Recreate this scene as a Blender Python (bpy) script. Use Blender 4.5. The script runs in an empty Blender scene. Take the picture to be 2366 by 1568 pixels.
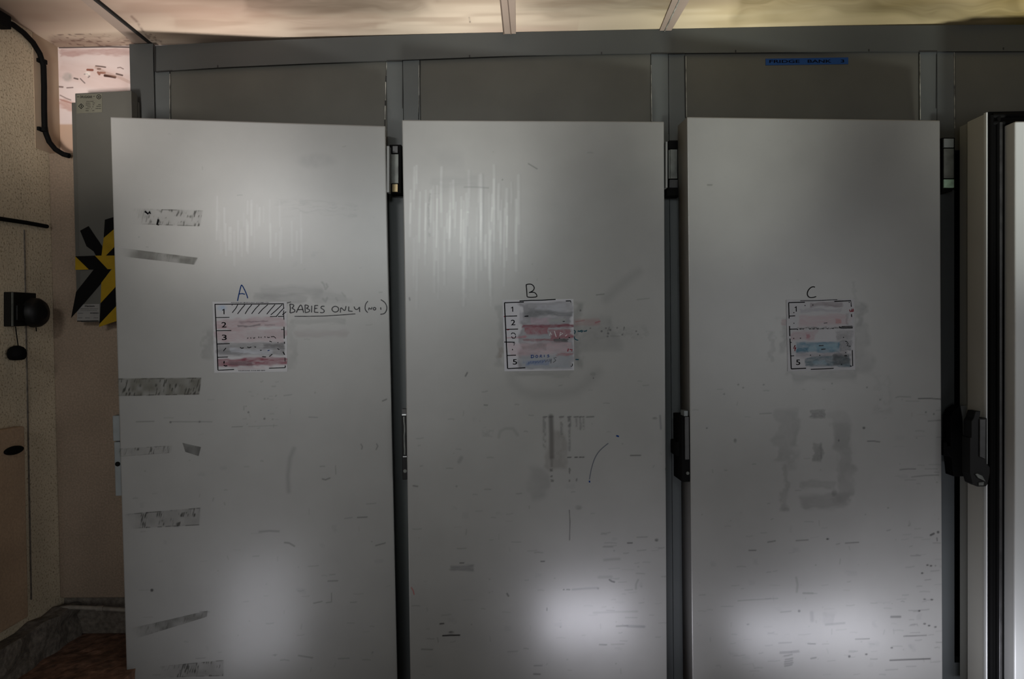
import bpy, bmesh, math, random
import numpy as np
from mathutils import Vector, Matrix

SC = bpy.context.scene
COL = SC.collection
# ------------------------------------------------------------------ camera
W, H, F = 2366, 1568, 1577.0
CAM = np.array([0, -2.4, 1.25])
yaw, pitch, roll = math.radians(1.0), math.radians(1.1), .013
fw = np.array([-math.sin(yaw)*math.cos(pitch), math.cos(yaw)*math.cos(pitch), -math.sin(pitch)])
r0 = np.array([math.cos(yaw), math.sin(yaw), 0.0]); u0 = np.cross(r0, fw)
cr = math.sqrt(1-roll*roll)
RR = cr*r0 - roll*u0
UU = roll*r0 + cr*u0
camd = bpy.data.cameras.new('camera'); cam = bpy.data.objects.new('camera', camd); COL.objects.link(cam)
camd.sensor_width = 36; camd.lens = 36*F/W; camd.clip_start = .05
cam.matrix_world = Matrix(((RR[0], UU[0], -fw[0], CAM[0]), (RR[1], UU[1], -fw[1], CAM[1]), (RR[2], UU[2], -fw[2], CAM[2]), (0, 0, 0, 1)))
SC.camera = cam

# ------------------------------------------------------------------ world, lights, exposure
wd = bpy.data.worlds.new('world'); SC.world = wd; wd.use_nodes = True
wd.node_tree.nodes['Background'].inputs[0].default_value = (.5, .55, .6, 1)
wd.node_tree.nodes['Background'].inputs[1].default_value = .02
SC.view_settings.view_transform = 'Standard'; SC.view_settings.look = 'None'
SC.view_settings.gamma = 1; SC.view_settings.use_curve_mapping = False
SC.view_settings.exposure = 0.0

def area(name, loc, target, sx, sy, power, color, shape='RECTANGLE', spread=180):
    l = bpy.data.lights.new(name, 'AREA'); l.shape = shape; l.size = sx; l.size_y = sy
    l.energy = power; l.color = color; l.spread = math.radians(spread)
    o = bpy.data.objects.new(name, l); COL.objects.link(o); o.location = loc
    d = Vector(target)-Vector(loc)
    o.rotation_euler = d.to_track_quat('-Z', 'Y').to_euler()
    return o
# two lit fittings high up behind the photographer, mirrored in the upper half of the doors
area('ceiling_light_near_left', (-.92, -3.3, 2.12), (-.72, 0, 1.5), .44, .18, 1.65, (1, .99, .97), spread=50)
area('ceiling_light_near_centre', (-.03, -3.3, 1.98), (-.1, 0, 1.45), .34, .26, 1.2, (.95, 1, 1), spread=50)
# unseen broad fill lights added behind the camera and at right
area('back_fill', (-.85, -4.3, 1.15), (-.6, 0, 1.0), 1.2, 1.7, 13, (.97, .98, 1))
area('right_fill', (2.7, -3.6, 1.25), (-1.0, 0, .8), 1.5, 1.5, 21, (.96, .98, 1))
# added low lights, unseen, standing in for bright floor mirrored in the doors
area('floor_fill_left', (-.90, -.75, .10), (-.90, -.10, .55), .26, .44, .42, (.92, .92, 1), spread=100)
area('floor_fill_centre', (.30, -.66, .05), (.30, -.10, .33), .34, .16, .62, (.90, .89, 1), spread=90)
area('floor_fill_right', (1.22, -.66, .00), (1.22, -.10, .26), .62, .14, 1.5, (.90, .90, 1), spread=90)
# narrow unseen fill lights added at floor level to brighten the ceiling edge
for k, (x, w, c) in enumerate(((-1.0, 1.7, (1, .93, .88)), (-.15, 1.6, (.98, .96, .90)), (.7, 1.5, (.96, .97, .89)), (1.6, 1.1, (.96, .97, .89)))):
    area('ceiling_fill', (x, -1.15, .05), (x, -.14, 2.42), .25, .10, w, c, spread=26)
# unseen fill light added at the left to brighten the peeling corner
area('corner_fill', (-1.25, -1.25, 1.55), (-1.52, .1, 2.12), .15, .15, .5, (1, .92, .86), spread=34)

# ------------------------------------------------------------------ geometry helpers
def V3(p): return Vector((float(p[0]), float(p[1]), float(p[2])))
def ray(px, py): return fw*F + RR*(px-W/2) - UU*(py-H/2)
def hit(px, py, p0, n):
    d = ray(px, py); n = np.asarray(n, float)
    return CAM + d*(np.dot(np.asarray(p0, float)-CAM, n)/np.dot(d, n))
def PY(px, py, y): return hit(px, py, (0, y, 0), (0, 1, 0))
def PX(px, py, x): return hit(px, py, (x, 0, 0), (1, 0, 0))
def PZ(px, py, z): return hit(px, py, (0, 0, z), (0, 0, 1))
def projn(P):
    v = P - CAM; w = v @ fw
    return W/2 + F*(v @ RR)/w, H/2 - F*(v @ UU)/w
def lin(h):
    h = h.lstrip('#'); out = []
    for i in (0, 2, 4):
        v = int(h[i:i+2], 16)/255; out.append(v/12.92 if v <= .04045 else ((v+.055)/1.055)**2.4)
    return tuple(out)

def put(name, mesh, parent=None, kind=None, label=None, cat=None, group=None):
    o = bpy.data.objects.new(name, mesh); COL.objects.link(o)
    if parent is not None:
        o.parent = parent
        o.matrix_parent_inverse = parent.matrix_world.inverted()
    if kind: o['kind'] = kind
    if label: o['label'] = label
    if cat: o['category'] = cat
    if group: o['group'] = group
    return o
def thing(name, label, cat, loc, group=None):
    o = bpy.data.objects.new(name, None); COL.objects.link(o); o.location = V3(loc)
    o.empty_display_size = .1
    o['label'] = label; o['category'] = cat
    if group: o['group'] = group
    bpy.context.view_layer.update()
    return o

class MB:
    """collects shapes into one mesh"""
    def __init__(s): s.v = []; s.f = []; s.m = []; s.smooth = []
    def add(s, vs, fs, mi=0, sm=False):
        b = len(s.v); s.v += [tuple(float(c) for c in p) for p in vs]
        for f in fs: s.f.append(tuple(b+i for i in f)); s.m.append(mi); s.smooth.append(sm)
    def prism(s, pts, ext, mi=0):
        """polygon pts (front), extruded by the vector ext"""
        n = len(pts); e = np.asarray(ext, float)
        vs = [np.asarray(p, float) for p in pts] + [np.asarray(p, float)+e for p in pts]
        fs = [tuple(range(n)), tuple(range(2*n-1, n-1, -1))]
        for i in range(n): j = (i+1) % n; fs.append((i, i+n, j+n, j))
        s.add(vs, fs, mi)
    def box(s, x0, x1, y0, y1, z0, z1, mi=0):
        s.prism([(x0, y0, z0), (x1, y0, z0), (x1, y0, z1), (x0, y0, z1)], (0, y1-y0, 0), mi)
    def pbox(s, x0, y0, x1, y1, Y, t, mi=0):
        """pixel rectangle on the plane Y, thickness t going back"""
        s.prism([PY(x0, y1, Y), PY(x1, y1, Y), PY(x1, y0, Y), PY(x0, y0, Y)], (0, t, 0), mi)
    def tube(s, pts, r, seg=12, mi=0):
        pts = [V3(p) for p in pts]; n = len(pts); rings = []
        up = None
        for i, p in enumerate(pts):
            t = (pts[min(i+1, n-1)] - pts[max(i-1, 0)]).normalized()
            if up is None:
                up = t.orthogonal().normalized()
            a = (up - t*up.dot(t)).normalized(); up = a; b = t.cross(a)
            rr = r[i] if isinstance(r, (list, tuple)) else r
            rings.append([p + a*(rr*math.cos(2*math.pi*k/seg)) + b*(rr*math.sin(2*math.pi*k/seg)) for k in range(seg)])
        vs = [v for ring in rings for v in ring]; fs = []
        for i in range(n-1):
            for k in range(seg):
                fs.append((i*seg+k, i*seg+(k+1) % seg, (i+1)*seg+(k+1) % seg, (i+1)*seg+k))
        s.add(vs, fs, mi, True)
        s.add(rings[0], [tuple(range(seg-1, -1, -1))], mi); s.add(rings[-1], [tuple(range(seg))], mi)
    def lathe(s, c, axis, prof, seg=28, mi=0):
        """prof: (distance along axis, radius)"""
        c = V3(c); ax = Vector(axis).normalized(); a = ax.orthogonal().normalized(); b = ax.cross(a)
        vs = []; fs = []
        for (h, r) in prof:
            for k in range(seg):
                t = 2*math.pi*k/seg; vs.append(c + ax*h + a*(r*math.cos(t)) + b*(r*math.sin(t)))
        for i in range(len(prof)-1):
            for k in range(seg):
                fs.append((i*seg+k, i*seg+(k+1) % seg, (i+1)*seg+(k+1) % seg, (i+1)*seg+k))
        s.add(vs, fs, mi, True)
        s.add(vs[:seg], [tuple(range(seg-1, -1, -1))], mi); s.add(vs[-seg:], [tuple(range(seg))], mi)
    def ribbon(s, pts, w, nrm, mi=0, lift=.0006):
        """flat pen stroke with round-ish joints lying on a surface of normal nrm"""
        n = Vector([float(x) for x in nrm]).normalized(); P = [V3(p) + n*lift for p in pts]
        vs = []; m = len(P)
        for i, p in enumerate(P):
            t = P[min(i+1, m-1)] - P[max(i-1, 0)]
            if t.length < 1e-9: t = Vector((1, 0, 0))
            t.normalize(); a = n.cross(t) * (w/2)
            vs += [p+a, p-a]
        s.add(vs, [(2*i, 2*i+1, 2*i+3, 2*i+2) for i in range(m-1)], mi)
    def build(s, name, mats, parent=None, bevel=0, **kw):
        me = bpy.data.meshes.new(name); me.from_pydata(s.v, [], s.f)
        if not isinstance(mats, (list, tuple)): mats = [mats]
        for m in mats: me.materials.append(m)
        me.polygons.foreach_set('material_index', s.m)
        me.polygons.foreach_set('use_smooth', s.smooth)
        bm = bmesh.new(); bm.from_mesh(me); bmesh.ops.recalc_face_normals(bm, faces=bm.faces); bm.to_mesh(me); bm.free()
        me.update()
        o = put(name, me, parent, **kw)
        if bevel:
            md = o.modifiers.new('bevel', 'BEVEL'); md.width = bevel; md.segments = 2; md.limit_method = 'ANGLE'
        return o

# ------------------------------------------------------------------ materials
def mat(name, col, rough=.5, metal=0, spec=.5, noise=0, nscale=8, bump=0, bscale=60, col2=None, paint=False, alpha=False, mottle=0, mscale=3, detail=6, coat=0, stretch=None, ramp=(.35, .68)):
    m = bpy.data.materials.new(name); m.use_nodes = True; nt = m.node_tree; N = nt.nodes; L = nt.links
    b = N['Principled BSDF']; out = N['Material Output']
    if isinstance(col, str): col = lin(col)
    col = (*col[:3], 1)
    b.inputs['Roughness'].default_value = rough; b.inputs['Metallic'].default_value = metal
    b.inputs['Specular IOR Level'].default_value = spec; b.inputs['Coat Weight'].default_value = coat
    b.inputs['Base Color'].default_value = col
    tc = N.new('ShaderNodeTexCoord'); src = tc.outputs['Object']
    if stretch:
        mp = N.new('ShaderNodeMapping'); mp.inputs['Scale'].default_value = stretch; L.new(src, mp.inputs[0]); src = mp.outputs[0]
    cur = None
    if noise or col2:
        n = N.new('ShaderNodeTexNoise'); n.inputs['Scale'].default_value = nscale; n.inputs['Detail'].default_value = detail
        L.new(src, n.inputs['Vector'])
        rp = N.new('ShaderNodeValToRGB'); rp.color_ramp.elements[0].position = ramp[0]; rp.color_ramp.elements[1].position = ramp[1]
        c2 = lin(col2) if isinstance(col2, str) else (col2 or tuple(c*(1-noise) for c in col[:3]))
        rp.color_ramp.elements[0].color = (*c2[:3], 1); rp.color_ramp.elements[1].color = col
        L.new(n.outputs['Fac'], rp.inputs[0]); cur = rp.outputs[0]
    if mottle:
        n = N.new('ShaderNodeTexNoise'); n.inputs['Scale'].default_value = mscale; n.inputs['Detail'].default_value = 5
        L.new(src, n.inputs['Vector'])
        mr = N.new('ShaderNodeMapRange'); mr.inputs['To Min'].default_value = 1-mottle; mr.inputs['To Max'].default_value = 1+mottle
        mr.inputs['From Min'].default_value = .3; mr.inputs['From Max'].default_value = .7
        L.new(n.outputs['Fac'], mr.inputs['Value'])
        vm = N.new('ShaderNodeVectorMath'); vm.operation = 'SCALE'
        if cur is None: vm.inputs[0].default_value = col[:3]
        else: L.new(cur, vm.inputs[0])
        L.new(mr.outputs[0], vm.inputs['Scale']); cur = vm.outputs[0]
    if paint or alpha:
        at = N.new('ShaderNodeAttribute'); at.attribute_name = 'paint'
        if alpha:
            L.new(at.outputs['Color'], b.inputs['Base Color'])
            tr = N.new('ShaderNodeBsdfTransparent'); mx = N.new('ShaderNodeMixShader')
            L.new(at.outputs['Alpha'], mx.inputs[0]); L.new(tr.outputs[0], mx.inputs[1]); L.new(b.outputs[0], mx.inputs[2])
            L.new(mx.outputs[0], out.inputs[0]); return m
        mx = N.new('ShaderNodeMix'); mx.data_type = 'RGBA'
        L.new(at.outputs['Alpha'], mx.inputs[0])
        if cur is None: mx.inputs[6].default_value = col
        else: L.new(cur, mx.inputs[6])
        L.new(at.outputs['Color'], mx.inputs[7]); cur = mx.outputs[2]
    if cur is not None: L.new(cur, b.inputs['Base Color'])
    if bump:
        n = N.new('ShaderNodeTexNoise'); n.inputs['Scale'].default_value = bscale; n.inputs['Detail'].default_value = 4
        L.new(src, n.inputs['Vector'])
        bp = N.new('ShaderNodeBump'); bp.inputs['Strength'].default_value = bump; bp.inputs['Distance'].default_value = .01
        L.new(n.outputs['Fac'], bp.inputs['Height']); L.new(bp.outputs[0], b.inputs['Normal'])
    return m

M = {}
M['door'] = mat('door_paint', (.225, .225, .215), rough=.33, spec=.6, mottle=.05, mscale=6, bump=.03, bscale=9, paint=True)
M['door_edge'] = mat('door_edge_paint', (.20, .20, .19), rough=.5, mottle=.06, mscale=5)
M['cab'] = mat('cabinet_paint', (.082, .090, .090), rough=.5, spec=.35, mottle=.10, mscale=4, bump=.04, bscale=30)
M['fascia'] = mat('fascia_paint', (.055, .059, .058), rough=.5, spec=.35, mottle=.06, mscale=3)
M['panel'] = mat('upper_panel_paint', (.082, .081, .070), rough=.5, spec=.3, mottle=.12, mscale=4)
M['seam'] = mat('seam_dark', (.01, .01, .01), rough=.8)
M['seamlight'] = mat('seam_pale', (.45, .45, .40), rough=.4, noise=.9, nscale=25)
M['black'] = mat('black_rubber', (.002, .002, .002), rough=.8, spec=.12)
M['blackgloss'] = mat('black_gloss_plastic', (.003, .003, .003), rough=.5, spec=.25)
M['darkgrey'] = mat('dark_grey_plastic', (.045, .045, .045), rough=.4, noise=.5, nscale=30)
M['steel'] = mat('worn_steel', (.17, .18, .165), rough=.5, metal=.3, noise=.5, nscale=22)
M['worn'] = mat('hinge_zinc', (.16, .165, .16), rough=.5, metal=.2)
M['bright'] = mat('bright_chrome', (.5, .52, .52), rough=.3, metal=.9)
M['brass'] = mat('dull_brass', (.22, .17, .09), rough=.4, metal=.7)
M['green'] = mat('pale_green_plastic', (.35, .50, .38), rough=.4, noise=.4, nscale=60)
M['handle'] = mat('grey_handle_paint', (.16, .175, .175), rough=.45, mottle=.12, mscale=20)
M['inside'] = mat('dark_fridge_liner', (.02, .02, .02), rough=.8)
M['liner'] = mat('white_door_liner', (.60, .62, .61), rough=.33, spec=.5, mottle=.06, mscale=3)
M['dedge'] = mat('swung_door_edge', (.27, .27, .24), rough=.42, mottle=.05, mscale=4)
M['dedge2'] = mat('swung_door_edge_pale', (.45, .45, .41), rough=.4, mottle=.05, mscale=4)
M['ink'] = mat('black_ink', (.004, .004, .005), rough=.9, spec=.08)
M['faded'] = mat('faded_marker', (.075, .075, .08), rough=.85, spec=.1, noise=.6, nscale=90)
M['blue'] = mat('blue_marker', (.006, .03, .13), rough=.85, spec=.1)
M['teal'] = mat('teal_marker', (.0, .04, .06), rough=.85, spec=.1)
M['red'] = mat('red_marker', (.18, .008, .018), rough=.85, spec=.1)
M['white_ink'] = mat('scraped_white', (.45, .45, .46), rough=.6)
M['card'] = mat('card_laminate', (.37, .37, .38), rough=.5, spec=.3, paint=True)
M['decal'] = mat('surface_residue', (.2, .2, .2), rough=.75, alpha=True)
M['tapeblue'] = mat('embossed_blue_tape', (.006, .05, .19), rough=.6, spec=.25)
M['yellow'] = mat('hazard_yellow', (.24, .15, .003), rough=.6, spec=.2, mottle=.12, mscale=20)
M['hblack'] = mat('hazard_black', (.003, .003, .003), rough=.9, spec=.1)
M['box'] = mat('cover_paint', (.066, .065, .056), rough=.55, mottle=.10, mscale=5, bump=.05, bscale=40)
M['plate'] = mat('rating_plate', (.10, .098, .075), rough=.5, mottle=.10, mscale=30)
M['sticker'] = mat('pale_sticker', (.17, .165, .155), rough=.5, mottle=.1, mscale=30)
M['ceiling'] = mat('stained_falloff_ceiling', '#d8c8b4', rough=.7, paint=True, mottle=.05, mscale=2)
M['peel'] = mat('peeling_plaster', '#e6d6d2', rough=.8, paint=True, mottle=.04, mscale=4, bump=.15, bscale=12)
M['wall_l'] = mat('stippled_wall', '#bfb198', rough=.85, col2='#85775f', nscale=150, detail=3, bump=.22, bscale=120, mottle=.14, ramp=(.30, .47), mscale=4)
M['wall_s'] = mat('smooth_plaster', '#a8957f', rough=.8, mottle=.08, mscale=5)
M['beige'] = mat('beige_boxing', '#8d7c6a', rough=.8, mottle=.10, mscale=5, bump=.25, bscale=160, noise=.25, nscale=150)
M['wall_b'] = mat('plain_plaster', (.45, .42, .38), rough=.9)
M['skirt'] = mat('rough_concrete', '#746c62', rough=.95, noise=.5, nscale=60, bump=.4, bscale=70)
M['floor'] = mat('stained_floor', '#86634e', rough=.9, noise=.6, nscale=40, bump=.3, bscale=60)
M['pipe'] = mat('painted_pipe', '#8c857a', rough=.6, noise=.35, nscale=40)
M['hatch'] = mat('warm_hatch_paint', '#a38a70', rough=.8, mottle=.15, mscale=5, noise=.2, nscale=120, bump=.1, bscale=150)
M['trim'] = mat('ceiling_strip', '#9a8a7e', rough=.7, mottle=.06, mscale=6)
M['trimline'] = mat('ceiling_strip_edge', '#5f5046', rough=.8)

# ------------------------------------------------------------------ painted grids (dirt, stains, print, ceiling falloff)
rng = np.random.default_rng(7)
def vnoise(x, y, s, seed=0):
    g = np.random.default_rng(seed).random((256, 256))
    x = np.asarray(x)/s; y = np.asarray(y)/s
    xi = np.floor(x).astype(int); yi = np.floor(y).astype(int); fx = x-xi; fy = y-yi
    fx = fx*fx*(3-2*fx); fy = fy*fy*(3-2*fy)
    a = g[yi % 256, xi % 256]; b = g[yi % 256, (xi+1) % 256]; c = g[(yi+1) % 256, xi % 256]; d = g[(yi+1) % 256, (xi+1) % 256]
    return (a*(1-fx)+b*fx)*(1-fy) + (c*(1-fx)+d*fx)*fy
def sst(a, b, x): t = np.clip((x-a)/(b-a), 0, 1); return t*t*(3-2*t)

class Canvas:
    """paint over a grid of surface points addressed by coordinates (x, y)"""
    def __init__(s, x, y):
        s.x, s.y = x, y; s.rgb = np.zeros(x.shape+(3,)); s.a = np.zeros(x.shape)
    def over(s, m, col):
        m = np.clip(m, 0, 1); col = np.array(lin(col) if isinstance(col, str) else col)
        na = m + s.a*(1-m); k = np.where(na > 1e-6, m/np.maximum(na, 1e-6), 0)[..., None]
        s.rgb = s.rgb*(1-k) + col*k; s.a = na
    def sub(s, x0, y0, x1, y1):
        return (s.x > x0) & (s.x < x1) & (s.y > y0) & (s.y < y1)
    def smear(s, x0, y0, x1, y1, col, a, soft=8, nx=40, ny=8, seed=1, thr=0, ang=0):
        cx, cy = (x0+x1)/2, (y0+y1)/2; ca, sa = math.cos(ang), math.sin(ang)
        X = (s.x-cx)*ca+(s.y-cy)*sa; Yv = -(s.x-cx)*sa+(s.y-cy)*ca
        q = max(soft*2.2, 6)
        X = X + (vnoise(s.x, s.y, q, seed+40)-.5)*soft*2.0 + (vnoise(s.x, s.y, q*.3, seed+41)-.5)*soft*.8
        Yv = Yv + (vnoise(s.x*.3, s.y, q, seed+42)-.5)*soft*1.2 + (vnoise(s.x*.4, s.y, q*.3, seed+43)-.5)*soft*.6
        hw, hh = (x1-x0)/2, (y1-y0)/2
        m = sst(-hw-soft/2, -hw+soft/2, X)*(1-sst(hw-soft/2, hw+soft/2, X))*sst(-hh-soft/2, -hh+soft/2, Yv)*(1-sst(hh-soft/2, hh+soft/2, Yv))
        n = .6*vnoise(X/nx+500, Yv/ny+500, 1, seed)+.4*vnoise(X/nx*3+500, Yv/ny*3+500, 1, seed+9)
        m = m*(sst(thr, thr+.5, n) if thr else (.45+.8*n))
        s.over(m*a, col)
    def line(s, pts, w, col, a, soft=1.2, seed=0, rough=0):
        xs = [p[0] for p in pts]; ys = [p[1] for p in pts]
        pad = w+soft+3; k = s.sub(min(xs)-pad, min(ys)-pad, max(xs)+pad, max(ys)+pad)
        if not k.any(): return
        x = s.x[k]; y = s.y[k]; d = np.full(x.shape, 1e9)
        for (ax, ay), (bx, by) in zip(pts[:-1], pts[1:]):
            dx, dy = bx-ax, by-ay; t = np.clip(((x-ax)*dx+(y-ay)*dy)/max(dx*dx+dy*dy, 1e-9), 0, 1)
            d = np.minimum(d, np.hypot(x-ax-t*dx, y-ay-t*dy))
        m = 1-sst(w/2-soft/2, w/2+soft, d)
        if rough: m = m*sst(rough-.3, rough+.3, vnoise(x, y, 4, seed))
        full = np.zeros(s.x.shape); full[k] = m*a; s.over(full, col)
    def dot(s, x, y, r, col, a): s.line([(x-.1, y), (x+.1, y)], 2*r, col, a, soft=max(1.0, r*.6))
    def blob(s, x, y, rx, ry, col, a, seed=3):
        d = np.hypot((s.x-x)/rx, (s.y-y)/ry)
        s.over((1-sst(.3, 1, d))*a*(.6+.7*vnoise(s.x, s.y, max(3, min(rx, ry)/2.5), seed)), col)

def grid_mesh(name, P, rgb, a, extra=None, mats=None, parent=None, **kw):
    """P (ny, nx, 3) points; row 0 is the top"""
    ny, nx = P.shape[:2]; nv = nx*ny
    idx = np.arange(nv).reshape(ny, nx)
    q = np.stack([idx[1:, :-1], idx[1:, 1:], idx[:-1, 1:], idx[:-1, :-1]], -1).reshape(-1, 4)
    verts = P.reshape(-1, 3); mi = np.zeros(len(q), int)
    polys = [q]; 
    if extra is not None:
        ev, ef, em = extra; verts = np.vstack([verts, np.array(ev, float)])
        q = np.vstack([q, np.array(ef)+nv]); mi = np.concatenate([mi, np.array(em)])
    me = bpy.data.meshes.new(name); me.vertices.add(len(verts)); me.vertices.foreach_set('co', verts.astype(np.float32).ravel())
    me.loops.add(len(q)*4); me.loops.foreach_set('vertex_index', q.astype(np.int32).ravel())
    me.polygons.add(len(q)); me.polygons.foreach_set('loop_start', (np.arange(len(q))*4).astype(np.int32))
    me.polygons.foreach_set('material_index', mi.astype(np.int32))
    for m in mats: me.materials.append(m)
    me.update(calc_edges=True)
    at = me.color_attributes.new('paint', 'FLOAT_COLOR', 'POINT')
    c = np.zeros((len(verts), 4), np.float32); c[:nv, :3] = rgb.reshape(-1, 3); c[:nv, 3] = a.reshape(-1)
    at.data.foreach_set('color', c.ravel()); me.validate(clean_customdata=False)
    return put(name, me, parent, **kw)

def bil(c, nx, ny):
    """bilinear grid from corners tl, tr, bl, br"""
    u = np.linspace(0, 1, nx)[None, :, None]; v = np.linspace(0, 1, ny)[:, None, None]
    tl, tr, bl, br = [np.asarray(q, float)[None, None] for q in c]
    return (tl*(1-u)+tr*u)*(1-v) + (bl*(1-u)+br*u)*v

def text_mesh(body, size, bold=0):
    cu = bpy.data.curves.new('txt', 'FONT'); cu.body = body; cu.size = size; cu.offset = bold
    ob = bpy.data.objects.new('txt', cu); COL.objects.link(ob)
    dg = bpy.context.evaluated_depsgraph_get(); me = bpy.data.meshes.new_from_object(ob.evaluated_get(dg))
    vs = [tuple(v.co) for v in me.vertices]; fs = [tuple(p.vertices) for p in me.polygons]
    bpy.data.objects.remove(ob); bpy.data.curves.remove(cu); bpy.data.meshes.remove(me)
    return vs, fs
def add_text(mb, body, mapf, x0, x1, ybase, yheight, mi=0, bold=0):
    """fit text between x0..x1 on the baseline ybase (y grows down) in the coordinates mapf takes"""
    vs, fs = text_mesh(body, 1, bold)
    xs = [v[0] for v in vs]; ys = [v[1] for v in vs]; a, b = min(xs), max(xs); c, d = min(ys), max(ys)
    mb.add([mapf(x0+(v[0]-a)/(b-a)*(x1-x0), ybase-(v[1]-c)/(d-c)*yheight) for v in vs], fs, mi)

# ------------------------------------------------------------------ room shell
XL = -1.660; ZC = 2.272; YB = .04; XR = 3.3; YBACK = -4.9
def slab(name, x0, x1, y0, y1, z0, z1, m, **kw):
    b = MB(); b.box(x0, x1, y0, y1, z0, z1); return b.build(name, m, kind='structure', **kw)
slab('floor', XL-.3, XR+.2, YBACK-.2, 1.3, -.2, -.06, M['floor'])
slab('wall_left', XL-.2, XL, YBACK, 1.2, -.06, ZC, M['wall_l'])
slab('wall_right', XR, XR+.15, YBACK, 1.2, -.06, ZC, M['wall_b'])
slab('wall_back', XL-.2, XR+.15, YBACK-.15, YBACK, -.06, ZC, M['wall_b'])
slab('wall_far', -1.374, XR, 1.10, 1.25, -.06, ZC, M['wall_b'])

# ceiling: grid painted with stains and light falloff over the part in view, plain slab round it
cy0, cy1 = -.75, .05
P = bil([(XL, cy1, ZC), (2.6, cy1, ZC), (XL, cy0, ZC), (2.6, cy0, ZC)], 900, 220)
cx, cy = projn(P)
C = Canvas(cx, cy)
wx, wy = P[..., 0], P[..., 1]
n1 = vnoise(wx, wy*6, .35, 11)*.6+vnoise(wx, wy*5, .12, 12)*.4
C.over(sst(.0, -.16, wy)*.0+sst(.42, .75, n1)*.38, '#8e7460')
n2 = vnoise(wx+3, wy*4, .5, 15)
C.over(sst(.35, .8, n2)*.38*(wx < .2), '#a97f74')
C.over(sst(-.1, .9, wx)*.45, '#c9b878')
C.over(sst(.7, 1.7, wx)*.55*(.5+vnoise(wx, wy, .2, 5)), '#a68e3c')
C.over(sst(.08, .22, -wy)*(.15+.6*vnoise(wx, wy*3, .3, 21)), '#6e5c4c')  # light falloff away from the bank, painted in as brown
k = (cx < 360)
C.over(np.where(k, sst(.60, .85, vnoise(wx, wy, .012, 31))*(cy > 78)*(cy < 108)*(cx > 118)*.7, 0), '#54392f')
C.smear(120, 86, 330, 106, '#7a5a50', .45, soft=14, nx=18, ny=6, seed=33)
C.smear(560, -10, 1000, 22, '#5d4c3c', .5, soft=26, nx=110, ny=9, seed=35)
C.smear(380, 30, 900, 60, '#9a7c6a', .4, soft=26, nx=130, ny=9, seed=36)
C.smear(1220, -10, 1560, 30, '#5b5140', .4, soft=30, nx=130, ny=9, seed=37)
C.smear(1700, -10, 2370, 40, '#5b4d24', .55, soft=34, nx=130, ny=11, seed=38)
C.line([(304, 38), (318, 52), (330, 72), (345, 88), (372, 96)], 2.2, '#5d453c', .7, soft=4, rough=.3)
C.line([(1083, 40), (1084, 48), (1088, 53)], 1.6, '#4a3c34', .7)
# a ceiling slab with a real thickness
e = ([(XL, cy1, ZC+.05), (2.6, cy1, ZC+.05), (2.6, cy0, ZC+.05), (XL, cy0, ZC+.05)], [(0, 1, 2, 3)], [0])
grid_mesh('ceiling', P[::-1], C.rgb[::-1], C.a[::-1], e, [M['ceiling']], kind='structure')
slab('ceiling', XL-.2, XR, YBACK, cy0, ZC, ZC+.05, M['ceiling'])
slab('ceiling', XL-.2, XR, cy1, 1.2, ZC, ZC+.05, M['ceiling'])
slab('ceiling', 2.6, XR, cy0, cy1, ZC, ZC+.05, M['ceiling'])

def ceil_strip(name, q, mi, t=.006):
    b = MB(); b.prism([PZ(x, y, ZC-.0005) for x, y in q], (0, 0, -t)); return b.build(name, mi, kind='structure')
def ext(p, q, y):   # extend the pixel line pq to the row y
    return (p[0]+(q[0]-p[0])*(y-p[1])/(q[1]-p[1]), y)
ceil_strip('trim_1', [(1150, -60), (1190, -60), (1192, 78), (1164, 78)], M['trim'])
ceil_strip('trim_2', [(1149, -60), (1152, -60), (1166, 78), (1163, 78)], M['trimline'], .008)
ceil_strip('trim_3', [(1167, -60), (1169, -60), (1182, 78), (1180, 78)], M['trimline'], .009)
ceil_strip('trim_4', [(1576, -60), (1626, -60), (1548, 72), (1522, 72)], M['trim'])
ceil_strip('trim_5', [(1594, -60), (1597, -60), (1534, 72), (1532, 72)], M['seamlight'], .009)
ceil_strip('trim_6', [(120, -60), (152, -60), (360, 107), (322, 107)], M['trim'])
ceil_strip('trim_7', [(148, -60), (156, -60), (361, 107), (357, 107)], M['seam'], .009)

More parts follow.
